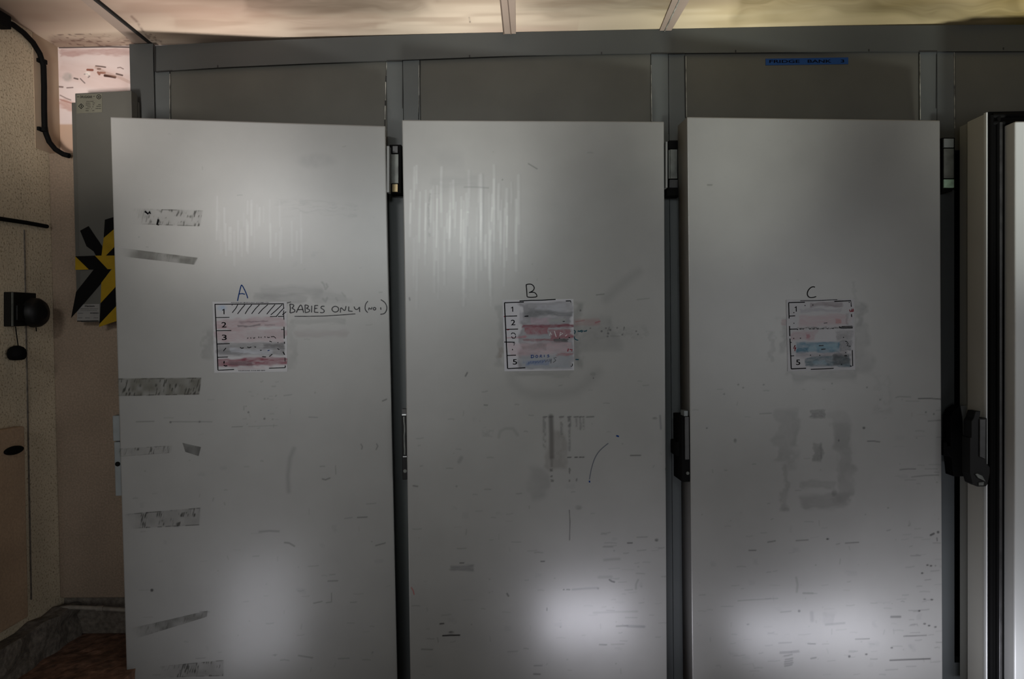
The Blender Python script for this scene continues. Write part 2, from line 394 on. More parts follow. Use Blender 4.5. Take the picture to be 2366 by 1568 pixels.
# recessed wall with peeling paint, beside the fridge bank
P = bil([(XL, YB, ZC), (-1.15, YB, ZC), (XL, YB, 1.75), (-1.15, YB, 1.75)], 520, 520)
px, py = projn(P); C = Canvas(px, py)
C.over(sst(0, .1, (py-284)/60)*(py > 284)*.75, '#c09a78')
C.smear(140, 114, 300, 128, '#b08078', .6, soft=6, nx=30, ny=4, seed=41)
C.line([(137, 110), (200, 109), (250, 108), (302, 109)], 2.5, '#3a2a24', .95, soft=1.5)
C.smear(140, 150, 300, 200, '#c9a79c', .35, soft=18, nx=70, ny=12, seed=43, ang=.25)
C.smear(140, 232, 175, 252, '#c08c7c', .55, soft=6, nx=40, ny=5, seed=44, ang=.4)
pm = lambda x, y: (x/3.92, y/3.92)      # marks measured on an enlarged view
for q, w, c, a in [([(792, 632), (838, 634)], 12, '#8a4c38', .95), ([(868, 597), (915, 602), (955, 608)], 6, '#4c3328', .9),
                   ([(885, 624), (908, 624)], 8, '#3c2a22', .9), ([(888, 655), (900, 672), (905, 658), (948, 660)], 12, '#8a5440', .9),
                   ([(950, 684), (1000, 690), (1042, 698)], 14, '#4a2c22', 1), ([(1055, 668), (1108, 682)], 8, '#4a342c', .9),
                   ([(1065, 614), (1090, 610), (1117, 624)], 4, '#6a4c40', .8), ([(672, 708), (705, 716)], 7, '#4a3a32', .9),
                   ([(728, 712), (750, 735), (768, 752)], 5, '#4a3a32', .8), ([(606, 795), (660, 792)], 5, '#5a3a30', .8),
                   ([(536, 785), (568, 788)], 8, '#5a3a30', .8), ([(545, 862), (600, 890), (640, 905)], 5, '#6a5044', .7),
                   ([(545, 900), (650, 935)], 7, '#b07868', .7), ([(765, 672), (790, 668), (812, 690), (800, 700)], 5, '#3c3028', .7),
                   ([(870, 610), (960, 660), (1080, 700), (1175, 745)], 16, '#b08c7c', .4)]:
    C.line([pm(*p) for p in q], w/3.92*1.5, c, a, soft=1.4)
C.blob(156, 178, 16, 14, '#a8a29c', .7, 45); C.blob(203, 170, 9, 8, '#f6efe8', .8, 46)
grid_mesh('wall_far', P, C.rgb, C.a, ([(XL, YB+.05, ZC), (-1.15, YB+.05, ZC), (-1.15, YB+.05, 0), (XL, YB+.05, 0)], [(0, 1, 2, 3)], [0]), [M['peel']], kind='structure')
b = MB(); b.box(XL, XL+.0015, -.085, YB, 1.88, ZC)
b.build('trim_8', M['wall_s'], kind='structure')      # smooth plaster reveal in the corner

# beige boxing, skirting and raised ledge under it
b = MB(); zt = PY(200, 352, -.02)[2]; zb = .306
b.box(XL, -1.15, -.02, YB, zb, zt)
b.build('trim_9', M['beige'], bevel=.003, kind='structure')
b = MB(); b.box(XL, -1.15, .0, YB, .17, zb)
b.build('baseboard_far', M['skirt'], kind='structure')
def lumpy(name, x0, x1, y0, y1, z0, z1, m, amp=.006, n=26, kind='structure'):
    bm = bmesh.new(); bmesh.ops.create_cube(bm, size=1)
    for v in bm.verts: v.co = Vector(((x0+x1)/2+v.co.x*(x1-x0), (y0+y1)/2+v.co.y*(y1-y0), (z0+z1)/2+v.co.z*(z1-z0)))
    bmesh.ops.subdivide_edges(bm, edges=bm.edges, cuts=n, use_grid_fill=True)
    for v in bm.verts:
        d = Vector((vnoise(v.co.y*1+9, v.co.z+9, .03, 1), vnoise(v.co.x+9, v.co.z+9, .03, 2), vnoise(v.co.x+9, v.co.y+9, .03, 3)))-Vector((.5, .5, .5))
        v.co += d*amp
    me = bpy.data.meshes.new(name); bm.to_mesh(me); bm.free(); me.materials.append(m)
    return put(name, me, kind=kind)
lumpy('floor', XL-.02, -1.262, -.62, .02, -.07, .165, M['floor'], .008)
lumpy('baseboard_left', XL-.02, XL+.055, -1.6, .0, .15, .285, M['skirt'], .02)

# pipe along the foot of the boxing
b = MB(); pp = [PY(108, 1414, -.045), PY(122, 1411, -.05), PY(138, 1405, -.05), PY(160, 1402, -.05), PY(220, 1404, -.05), PY(300, 1409, -.05), PY(380, 1412, -.05)]
b.tube(pp, [.007, .0085, .0075, .0075, .0075, .0078, .0075])
b.lathe(PY(232, 1405, -.05), (1, 0, 0), [(-.012, .0095), (.012, .0095)], 16)
b.build('pipe', M['pipe'], label='pale painted pipe running low along the skirting in the left corner', cat='pipe')

# ------------------------------------------------------------------ things on the left wall
XW = XL+.004
t = thing('pull_switch', 'black wall switch box with a round knob hanging on a cord', 'switch', PX(60, 755, XW))
b = MB(); q = [PX(28, 674, XL+.028), PX(28, 754, XL+.028), PX(84, 752, XL+.028), PX(84, 677, XL+.028)]
b.prism(q, (-.028, 0, 0)); b.build('switch_box', M['blackgloss'], t, bevel=.002)
b = MB(); q = [PX(28.5, 675, XL+.030), PX(28.5, 753, XL+.030), PX(31.5, 753, XL+.030), PX(31.5, 675, XL+.030)]
b.prism(q, (-.003, 0, 0)); b.build('switch_glint', M['steel'], t)  # pale strip stands in for the highlight along the box edge
b = MB(); c0 = PX(76, 722, XL+.028)
b.lathe(c0, (1, 0, 0), [(0, .050), (.018, .048), (.030, .040), (.036, .02)]); b.build('dial', M['blackgloss'], t)
b = MB(); c0 = PX(44, 712, XL+.028)
b.prism([PX(40, 704, XL+.034), PX(40, 740, XL+.034), PX(60, 740, XL+.034), PX(60, 704, XL+.034)], (-.008, 0, 0)); b.build('rocker', M['blackgloss'], t, bevel=.002)
b = MB(); b.tube([PX(36, 754, XL+.016), PX(38.5, 775, XL+.018), PX(42, 799, XL+.022)], .0016, 8)
b.build('cord', M['black'], t)
b = MB(); b.tube([PX(83, 750, XL+.016), PX(84, 765, XL+.016)], .0018, 8); b.build('cord', M['black'], t)
b = MB(); c0 = V3(PX(39, 816, XL+.026)); R0 = .0265
b.lathe(c0-Vector((0, 0, .024)), (0, 0, 1), [(.002, .012), (.004, .02), (.012, .0255), (.024, .0272), (.036, .0245), (.044, .018), (.049, .007)])
b.build('pull_knob', M['black'], t)

t = thing('wall_hatch', 'warm beige hatch low on the left wall with a black oval catch', 'hatch', PX(30, 1430, XW))
b = MB(); q = [PX(-260, 1040, XL+.035), PX(-260, 1620, XL+.035), PX(66, 1424, XL+.035), PX(57, 984, XL+.035)]
b.prism(q, (-.035, 0, 0)); b.build('hatch_panel', M['hatch'], t, bevel=.004)
b = MB(); c0 = V3(PX(28, 1040, XL+.035))
vs = []
for k in range(28):
    a = 2*math.pi*k/28; vs.append(c0+Vector((0, .038*math.cos(a), .0135*math.sin(a))))
b.prism([tuple(v) for v in vs], (.012, 0, 0)); b.build('catch', M['black'], t, bevel=.003)

b = MB(); pts = [PX(4, 47, XL+.012), PX(30, 57, XL+.012), PX(55, 76, XL+.012), (PX(76, 98, XL+.012)), PX(92, 124, XL+.012), PX(100.5, 152, XL+.012), PX(102, 200, XL+.012), PX(102, 250, XL+.012),
                 PX(103, 290, XL+.012), PX(106, 308, XL+.012), PY(114, 328, -.045), PY(128, 345, -.045), PY(146, 356, -.045), PY(160, 360, -.045)]
b.tube(pts, .0088, 12)
t = thing('cable', 'thick black cable curving down the left wall into the tall grey cover', 'cable', PX(4, 47, XL+.012))
b.build('cable_run', M['black'], t)
for (x, y) in ((99, 143), (100, 300)):
    b = MB(); p = PX(x+1.5, y, XL+.012)
    b.lathe(V3(p)-Vector((0, 0, .006)), (0, 0, 1), [(0, .0115), (.012, .0115)], 16)
    q = PX(x-12, y, XL+.006); b.box(XL, XL+.010, q[1], p[1], p[2]-.006, p[2]+.006)
    b.build('cable_clip', M['black'], t)
b = MB(); p = PX(4, 46, XL+.02); b.box(XL, XL+.035, p[1]-.05, p[1]+.022, p[2]-.022, p[2]+.02); b.build('junction_box', M['black'], t, bevel=.003)
b = MB(); b.tube([PX(-200, 476, XL+.006), PX(0, 505, XL+.006), PX(60, 514, XL+.006), PX(109, 523, XL+.006)], .0068, 10)
b.build('cable', M['black'], label='thin black cable fixed level across the left wall above the switch', cat='cable')
b = MB(); q0 = PX(57, 530, XL+.003); q1 = PX(72, 1390, XL+.003)
b.prism([PX(56, 530, XL+.003), PX(72, 1385, XL+.003), PX(74.5, 1385, XL+.003), PX(58, 530, XL+.003)], (-.003, 0, 0))
b.build('trim_10', M['skirt'], kind='structure')

# ------------------------------------------------------------------ tall grey cover with hazard tape
YX = -.07
t = thing('equipment_cover', 'tall grey metal cover beside the fridge bank, crossed with black and yellow tape', 'cover', PY(235, 745, YX))
xr = PY(303, 209, YX)[0]
b = MB(); tl = PY(173, 215.5, YX); br = PY(176, 744, YX)
b.prism([(tl[0], YX, br[2]), (xr, YX, br[2]), (xr, YX, PY(303, 209, YX)[2]), (tl[0], YX, tl[2])], (0, .04, 0))
b.build('cover_front', M['box'], t, bevel=.002)
b = MB(); l2 = PY(167.5, 238, -.03)
b.box(l2[0], xr, -.035, -.02, PY(170, 740, -.03)[2], l2[2]); b.build('back_plate', M['box'], t, bevel=.001)
def pl(x, y): return PY(x, y, YX-.0012)
b = MB(); b.prism([pl(177, 219), pl(177, 262), pl(236, 259), pl(236, 216)], (0, .0011, 0))
m2 = lambda x, y: tuple(PY(160+x/15.68, 200+y/15.68, YX-.0016))
add_text(b, 'DRUGASAR', m2, 395, 830, 415, 85, 1, .02)
for (x0, x1, y) in ((620, 870, 535), (600, 760, 600), (850, 930, 592), (600, 770, 668), (850, 900, 660), (1050, 1150, 650), (660, 770, 732), (840, 880, 728), (980, 1150, 715), (600, 720, 800), (800, 820, 800), (950, 1150, 792), (595, 700, 872), (835, 905, 866)):
    random.seed(x0+y); x = x0
    while x < x1:
        w = random.uniform(14, 34); b.prism([m2(x, y-9), m2(x, y+9), m2(min(x+w, x1), y+9), m2(min(x+w, x1), y-9)], (0, .0003, 0), 1); x += w+random.uniform(6, 14)
def ring(mb, cx, cy, r, w, f, mi, n=18, sq=None):
    pts = [(cx+r*math.cos(2*math.pi*k/n+(math.pi/2 if sq else 0)), cy+r*math.sin(2*math.pi*k/n+(math.pi/2 if sq else 0))) for k in range(n)]
    pin = [(cx+(r-w)*math.cos(2*math.pi*k/n+(math.pi/2 if sq else 0)), cy+(r-w)*math.sin(2*math.pi*k/n+(math.pi/2 if sq else 0))) for k in range(n)]
    for k in range(n):
        j = (k+1) % n; mb.add([f(*pts[k]), f(*pts[j]), f(*pin[j]), f(*pin[k])], [(0, 1, 2, 3)], mi)
ring(b, 1070, 370, 85, 22, m2, 1); ring(b, 430, 710, 105, 34, m2, 1, 4, True)
b.add([m2(1050, 350), m2(1050, 400), m2(1095, 400), m2(1095, 350)], [(0, 1, 2, 3)], 1)
b.add([m2(415, 670), m2(415, 750), m2(450, 750), m2(450, 670)], [(0, 1, 2, 3)], 1)
b.add([m2(285, 360), m2(285, 378), m2(355, 376), m2(355, 358)], [(0, 1, 2, 3)], 1)
b.add([m2(865, 345), m2(865, 358), m2(935, 352), m2(935, 338)], [(0, 1, 2, 3)], 1)
b.build('rating_plate', [M['plate'], M['ink']], t)
m3 = lambda x, y: tuple(PY(160+x/21.5, 690+y/21.5, YX-.0016))
b = MB(); b.prism([pl(178, 703), pl(178, 741), pl(230, 740), pl(230, 702)], (0, .0011, 0))
add_text(b, 'Hanson', m3, 775, 1260, 405, 100, 1, .02)
for (x0, x1, y, h) in ((560, 970, 500, 22), (1020, 1440, 500, 18), (560, 1370, 580, 16), (430, 700, 715, 18), (1040, 1470, 710, 44), (440, 640, 950, 20), (795, 1020, 950, 22), (1210, 1440, 945, 20)):
    random.seed(x0+y); x = x0
    while x < x1:
        w = random.uniform(20, 44); b.add([m3(x, y-h/2), m3(x, y+h/2), m3(min(x+w, x1), y+h/2), m3(min(x+w, x1), y-h/2)], [(0, 1, 2, 3)], 1); x += w+random.uniform(9, 18)
b.add([m3(390, 1085), m3(390, 1125), m3(1440, 1110), m3(1440, 1075)], [(0, 1, 2, 3)], 1)
b.build('sticker', [M['sticker'], M['ink']], t, label='pale printed sticker')
def tape(name, polys, lift):
    b = MB()
    for mi, q in polys:
        b.prism([tuple(PY(160+x/5.41, 480+y/5.41, YX-lift)) for x, y in q], (0, .0008, 0), mi)
    return b.build(name, [M['hblack'], M['yellow']], t)
tape('hazard_tape', [(0, [(135, 285), (240, 228), (410, 480), (405, 600), (335, 600), (305, 545), (215, 480)])], .0022)
tape('hazard_tape', [(0, [(445, 148), (620, 95), (620, 215), (430, 375)]), (1, [(430, 375), (620, 215), (620, 430), (455, 600), (403, 600)]), (0, [(455, 600), (620, 430), (620, 600)])], .0030)
tape('hazard_tape', [(0, [(85, 1050), (310, 765), (520, 760), (400, 935), (90, 1300), (22, 1375)])], .0038)
tape('hazard_tape', [(1, [(400, 935), (525, 775), (640, 660), (640, 920), (392, 1190)]), (0, [(392, 1190), (640, 920), (640, 1170), (378, 1450)]), (1, [(378, 1450), (640, 1170), (640, 1400), (540, 1430), (370, 1490)])], .0046)
tape('hazard_tape', [(1, [(75, 605), (245, 770), (75, 775)]), (0, [(75, 605), (320, 597), (480, 766), (245, 770)]), (1, [(320, 597), (640, 595), (640, 764), (480, 766)])], .0054)

# ------------------------------------------------------------------ fridge cabinets
ZF = 2.195
def ztop(px): return PY(px, np.interp(px, [358, 700, 1200, 1700, 2366], [166, 141, 127, 121, 118]), 0)[2]
XS = {k: PY(k, 200, 0)[0] for k in (303, 358, 392, 893, 931, 970, 1505, 1545, 1583, 2125, 2165, 2205)}
def cabinet(label, xa, xb, xm0, xm1, loc):
    """xa..xb unit, xm0..xm1 its opening between the posts"""
    t = thing('fridge_cabinet', label, 'fridge', (loc, 0, 0), 'cabinets of the fridge bank')
    b = MB()
    for (a, c) in ((xa+.0006, xm0), (xm1, xb-.0006)):
        b.prism([(a, 0, -.055), (c, 0, -.055), (c, 0, ZF+.02), (a, 0, ZF+.02)], (0, .05, 0))
    b.box(xm0, xm1, .001, .05, -.055, .05); b.build('frame', M['cab'], t, bevel=.0012)
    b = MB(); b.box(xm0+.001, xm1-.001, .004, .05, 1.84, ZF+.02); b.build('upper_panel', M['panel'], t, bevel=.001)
    b = MB(); x0, x1, y0, y1, z0, z1 = xa+.003, xb-.003, .05, 1.0, -.055, ZF+.01
    b.box(x0, x0+.02, y0, y1, z0, z1); b.box(x1-.02, x1, y0, y1, z0, z1); b.box(x0+.02, x1-.02, y1-.02, y1, z0, z1)
    b.box(x0+.02, x1-.02, y0, y1-.02, z0, z0+.02); b.box(x0+.02, x1-.02, y0, y1-.02, z1-.02, z1); b.build('body', M['inside'], t)
    return t
cabA = cabinet('leftmost grey fridge cabinet, the one whose door is marked A', XS[358], XS[931], XS[392], XS[893], -.85)
cabB = cabinet('middle grey fridge cabinet, the one whose door is marked B', XS[931], XS[1545], XS[970], XS[1505], .05)
cabC = cabinet('grey fridge cabinet whose door is marked C, under the blue FRIDGE BANK 3 strip', XS[1545], XS[2165], XS[1583], XS[2125], .98)
cabD = cabinet('rightmost grey fridge cabinet, its door swung open to show a white inner side', XS[2165], XS[2165]+.93, XS[2205], XS[2165]+.87, 1.9)
b = MB(); b.box(XS[303], XS[358]-.001, -.006, .35, -.06, ZC-.013)
b.build('filler_panel', M['fascia'], bevel=.001, label='narrow grey end panel closing the fridge bank beside the peeling wall', cat='panel')
# post seams (dark lines, pale edges, some painted as reflected light)
def seam(parent, segs, name='post_seam'):
    for (x0, y0, x1, y1, w, mi) in segs:
        b = MB(); a = PY(x0, y0, -.0012); c = PY(x1, y1, -.0012); h = w/1577*2.4/2
        b.prism([(a[0]-h, -.0012, a[2]), (a[0]+h, -.0012, a[2]), (c[0]+h, -.0012, c[2]), (c[0]-h, -.0012, c[2])], (0, .0011, 0))
        b.build(name, M['seamlight'] if mi else M['seam'], parent)
seam(cabA, [(392.5, 170, 392, 292, 1.4, 1), (893, 144, 893, 175, 1.2, 1), (892, 175, 891.5, 189, 2.6, 0), (891, 189, 891, 232, 1.8, 1), (890.5, 232, 890.5, 244, 2.6, 0), (890, 244, 889.5, 276, 1.8, 1), (889, 276, 889, 292, 1.6, 0), (930.5, 146, 930, 250, 1.3, 0)])
seam(cabB, [(970.5, 140, 969.5, 178, 2.0, 0), (968, 150, 967, 276, 1.2, 1), (968.5, 220, 967, 276, 1.4, 0), (1504.5, 150, 1506, 280, 1.6, 1), (1545, 130, 1545, 310, 1.0, 0)])
seam(cabC, [(1582, 128, 1584, 272, 2.6, 0), (1584.8, 130, 1586.5, 270, 1.2, 1), (2125.5, 125, 2126.5, 276, 1.6, 1), (2164, 125, 2163, 250, .9, 0)])
seam(cabD, [(2205, 120, 2206, 296, 1.8, 1), (2206.5, 130, 2207.5, 290, 1.0, 0)])

# fascia beam over all cabinets
XE = 2.75; FY = -.009
b = MB(); top = []; bot = []
for px in range(358, 2367, 50):
    yt = np.interp(px, [358, 520, 700, 900, 1200, 1500, 1700, 2000, 2366], [105.5, 97, 90, 82, 72, 66, 62, 59, 57])
    yb = np.interp(px, [358, 520, 700, 900, 1200, 1500, 1700, 2000, 2366], [165.5, 155, 147, 139.5, 128, 123, 121.5, 119, 118])
    a = PY(px, yt, FY); c = PY(px, yb, FY); top.append((a[0], FY, min(a[2], ZC-.001))); bot.append((c[0], FY, c[2]))
top.append((XE, FY, top[-1][2])); bot.append((XE, FY, bot[-1][2]))
t = thing('fascia', 'long plain grey metal fascia running along the top of the fridge bank', 'fascia', (0, -.01, ZF))
for i in range(len(top)-1): b.add([bot[i], bot[i+1], top[i+1], top[i]], [(0, 1, 2, 3)])
n = len(top)
for i in range(n-1):
    a, c = bot[i], bot[i+1]; b.add([a, c, (c[0], -.001, c[2]), (a[0], -.001, a[2])], [(0, 1, 2, 3)])
    a, c = top[i], top[i+1]; b.add([a, c, (c[0], -.001, c[2]), (a[0], -.001, a[2])], [(0, 1, 2, 3)])
    b.add([(bot[i][0], -.001, bot[i][2]), (bot[i+1][0], -.001, bot[i+1][2]), (top[i+1][0], -.001, top[i+1][2]), (top[i][0], -.001, top[i][2])], [(0, 1, 2, 3)])
b.add([bot[0], top[0], (top[0][0], -.001, top[0][2]), (bot[0][0], -.001, bot[0][2])], [(0, 1, 2, 3)])
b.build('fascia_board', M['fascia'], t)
for (x, y) in ((503, 153), (1085, 129.5), (1390, 122.5), (1700, 118), (2008, 116), (2319, 112)):
    b = MB(); b.pbox(x-1.3, y-2.6, x+1.3, y+2.6, FY-.0012, .001); b.build('fixing_hole', M['seam'], t)
b = MB(); b.pbox(356.5, 107, 359.5, 165, FY-.0025, .004); b.build('end_joint', M['seam'], t)
for (x0, y0, x1, y1) in ((360, 166.5, 398, 163.5), (893, 141.5, 929, 140.5), (1505, 124.2, 1582, 123.6), (2123, 119.8, 2166, 119.4)):
    b = MB(); b.prism([PY(x0, y0, FY-.0015), PY(x1, y1, FY-.0015), PY(x1, y1-2.2, FY-.0015), PY(x0, y0-2.2, FY-.0015)], (0, .001, 0))
    b.build('shadow_gap', M['seam'], t)
# wall filler above cabinets
slab('trim_11', XS[303]+.06, XR, .06, .10, ZF+.03, ZC, M['wall_b'])

# blue embossed strip
b = MB(); b.prism([PY(1769, 150.5, .0025), PY(1960, 148, .0025), PY(1960, 132.5, .0025), PY(1769, 135.5, .0025)], (0, .002, 0))
m4 = lambda x, y: tuple(PY(1750+x/10.287, 120+y/10.287-.8*x/2366, .0018))
add_text(b, 'FRIDGE', m4, 285, 1005, 262, 72, 1, .015)
add_text(b, 'BANK', m4, 1195, 1760, 260, 72, 1, .015); add_text(b, '3', m4, 1985, 2065, 258, 72, 1, .015)
b.build('name_strip', [M['tapeblue'], M['ink']], cabC, label='blue embossed strip reading FRIDGE BANK 3')

# ------------------------------------------------------------------ doors
def make_door(parent, key, tl, tr, bl, br, deg, dark):
    a = math.radians(deg); n = np.array([math.sin(a), -math.cos(a), 0]); d = np.array([-math.cos(a), -math.sin(a), 0])
    h = PY(*tr, -.12)
    c = [hit(*q, h, n) for q in (tl, tr, bl, br)]
    def down(p, q): return p+(q-p)*((.0-p[2])/(q[2]-p[2]))
    c = [c[0], c[1], down(c[0], c[2]), down(c[1], c[3])]
    nx, ny = 430, 860
    P = bil(c, nx, ny)
    X_, Y_ = projn(P); C = Canvas(X_, Y_); dark(C)
    # chamfer the rim of the skin, then sides and back
    back = -n*.0015
    P = P.copy(); P[0] += back; P[-1] += back; P[:, 0] += back; P[:, -1] += back
    T = -n*.10
    f = [c[0], c[1], c[3], c[2]]; fr = [q-n*.0015 for q in f]; bk = [q+T for q in f]
    ev = fr+bk; ef = [(0, 4, 5, 1), (1, 5, 6, 2), (2, 6, 7, 3), (3, 7, 4, 0), (4, 7, 6, 5)]
    o = grid_mesh('door', P, C.rgb, C.a, (ev, ef, [1]*5), [M['door'], M['door_edge']], parent)
    b = MB(); g = .014
    ins = [bk[0]-d*.012+np.array([0, 0, -.012]), bk[1]+d*.012+np.array([0, 0, -.012]), bk[2]+d*.012+np.array([0, 0, .012]), bk[3]-d*.012+np.array([0, 0, .012])]
    b.prism(ins, -n*g); b.build('gasket', M['black'], o)
    o['_'] = 0; del o['_']
    on = lambda x, y, lift=.0005: hit(x, y, h+n*lift, n)
    return dict(o=o, n=n, d=d, h=h, on=on, c=c, T=T)

def scuffs(C, boxes, seed):
    r = random.Random(seed)
    for (x0, y0, x1, y1, cnt, L, a) in boxes:
        for _ in range(cnt):
            x = r.uniform(x0, x1); y = r.uniform(y0, y1); l = r.uniform(.25, 1)*L; k = r.random()
            if k < .6: C.line([(x, y), (x+l*.5, y-r.uniform(-.5, 1.2)), (x+l, y-r.uniform(-1, 2.2))], r.uniform(.8, 1.8), (.05, .05, .055), a*r.uniform(.3, 1), soft=1.5)
            elif k < .8: C.dot(x, y, r.uniform(.7, 1.9), (.04, .04, .04), a*r.uniform(.4, 1))
            elif k < .9: C.line([(x, y), (x+r.uniform(-3, 3), y+r.uniform(4, 12))], r.uniform(1, 1.8), (.06, .06, .06), a*r.uniform(.3, .8), soft=1.5)
            else: C.smear(x, y, x+l, y+r.uniform(5, 14), (.10, .10, .11), a*.35, soft=6, nx=20, ny=4, seed=r.randrange(99))
DK = (.035, .035, .035)
def paint_A(C):
    scuffs(C, [(300, 900, 880, 1200, 26, 22, .5), (300, 1200, 900, 1560, 55, 26, .45), (290, 300, 880, 640, 12, 14, .35), (620, 660, 880, 800, 5, 14, .4), (560, 880, 640, 1000, 22, 8, .55)], 3)
    g = (.075, .075, .072)
    C.smear(596, 664, 740, 690, g, .55, soft=12, nx=70, ny=7, seed=1, ang=-.06)
    C.smear(590, 680, 700, 696, g, .55, soft=10, nx=70, ny=5, seed=2)
    C.smear(730, 672, 810, 692, g, .38, soft=14, nx=20, ny=8, seed=4)
    C.smear(668, 735, 798, 748, g, .35, soft=8, nx=50, ny=6, seed=5); C.smear(672, 762, 800, 778, (.12, .08, .085), .35, soft=12, nx=60, ny=6, seed=6)
    C.smear(474, 760, 494, 830, g, .42, soft=10, nx=12, ny=20, seed=7); C.smear(664, 740, 680, 850, g, .30, soft=10, nx=12, ny=20, seed=8)
    for q, w, a in [([(744, 652), (748, 656), (752, 668), (757, 662), (754, 656)], 3, .6), ([(746, 690), (752, 696), (756, 688)], 4, .5), ([(776, 688), (780, 694)], 3, .4), ([(790, 676), (797, 684)], 2, .4)]: C.line(q, w, g, a, soft=2.5)
    C.line([(679, 1036), (670, 1058), (665, 1100), (667, 1135)], 5, (.10, .10, .10), .45, soft=7)
    C.line([(600, 1228), (622, 1226), (644, 1227)], 2.5, DK, .45, soft=3); C.line([(658, 1253), (668, 1254), (680, 1261)], 2.5, DK, .6, soft=2)
    C.line([(826, 1195), (848, 1194)], 2, DK, .7); C.line([(868, 1260), (890, 1254)], 2, DK, .6); C.dot(351, 1363, 3, DK, .95)
    C.line([(834, 1026), (837, 1031), (836, 1037)], 2, DK, .6); C.line([(870, 1025), (873, 1030), (869, 1038)], 2, DK, .6)
    C.line([(315, 974), (356, 973)], 1.4, DK, .55); C.line([(393, 974), (490, 974)], 1.3, DK, .5); C.dot(394, 975, 2, DK, .8); C.dot(461, 974, 2, DK, .7)
    C.line([(536, 986), (560, 985)], 1.3, DK, .6); C.line([(575, 985), (640, 983)], 1, DK, .35); C.dot(611, 967, 2, DK, .85); C.dot(574, 952, 1.8, DK, .8)
    C.line([(745, 1106), (752, 1108), (762, 1104)], 2.4, DK, .65); C.line([(775, 1075), (776, 1095)], 1.4, DK, .4)
    C.line([(690, 1514), (722, 1519)], 2, DK, .5, soft=2); C.line([(758, 1342), (780, 1341)], 2, DK, .55); C.line([(725, 1393), (744, 1389)], 2, DK, .5); C.line([(754, 1392), (766, 1390), (766, 1370)], 1.6, DK, .45)
    C.line([(884, 926), (893, 922)], 2.4, DK, .7); C.line([(338, 570), (342, 571)], 1, DK, .3)
    # faint wash runs in the highlight
    r = random.Random(5)
    for _ in range(34):
        x = r.uniform(500, 700); y = r.uniform(450, 540); C.line([(x, y), (x+r.uniform(-1, 1), y+r.uniform(25, 80))], r.uniform(1.5, 3), (.40, .40, .40), r.uniform(.08, .25), soft=3)
    C.smear(640, 465, 830, 500, (.12, .12, .12), .28, soft=16, nx=26, ny=5, seed=14, thr=.35)
    C.blob(730, 372, 60, 24, (.14, .14, .14), .35, 15)
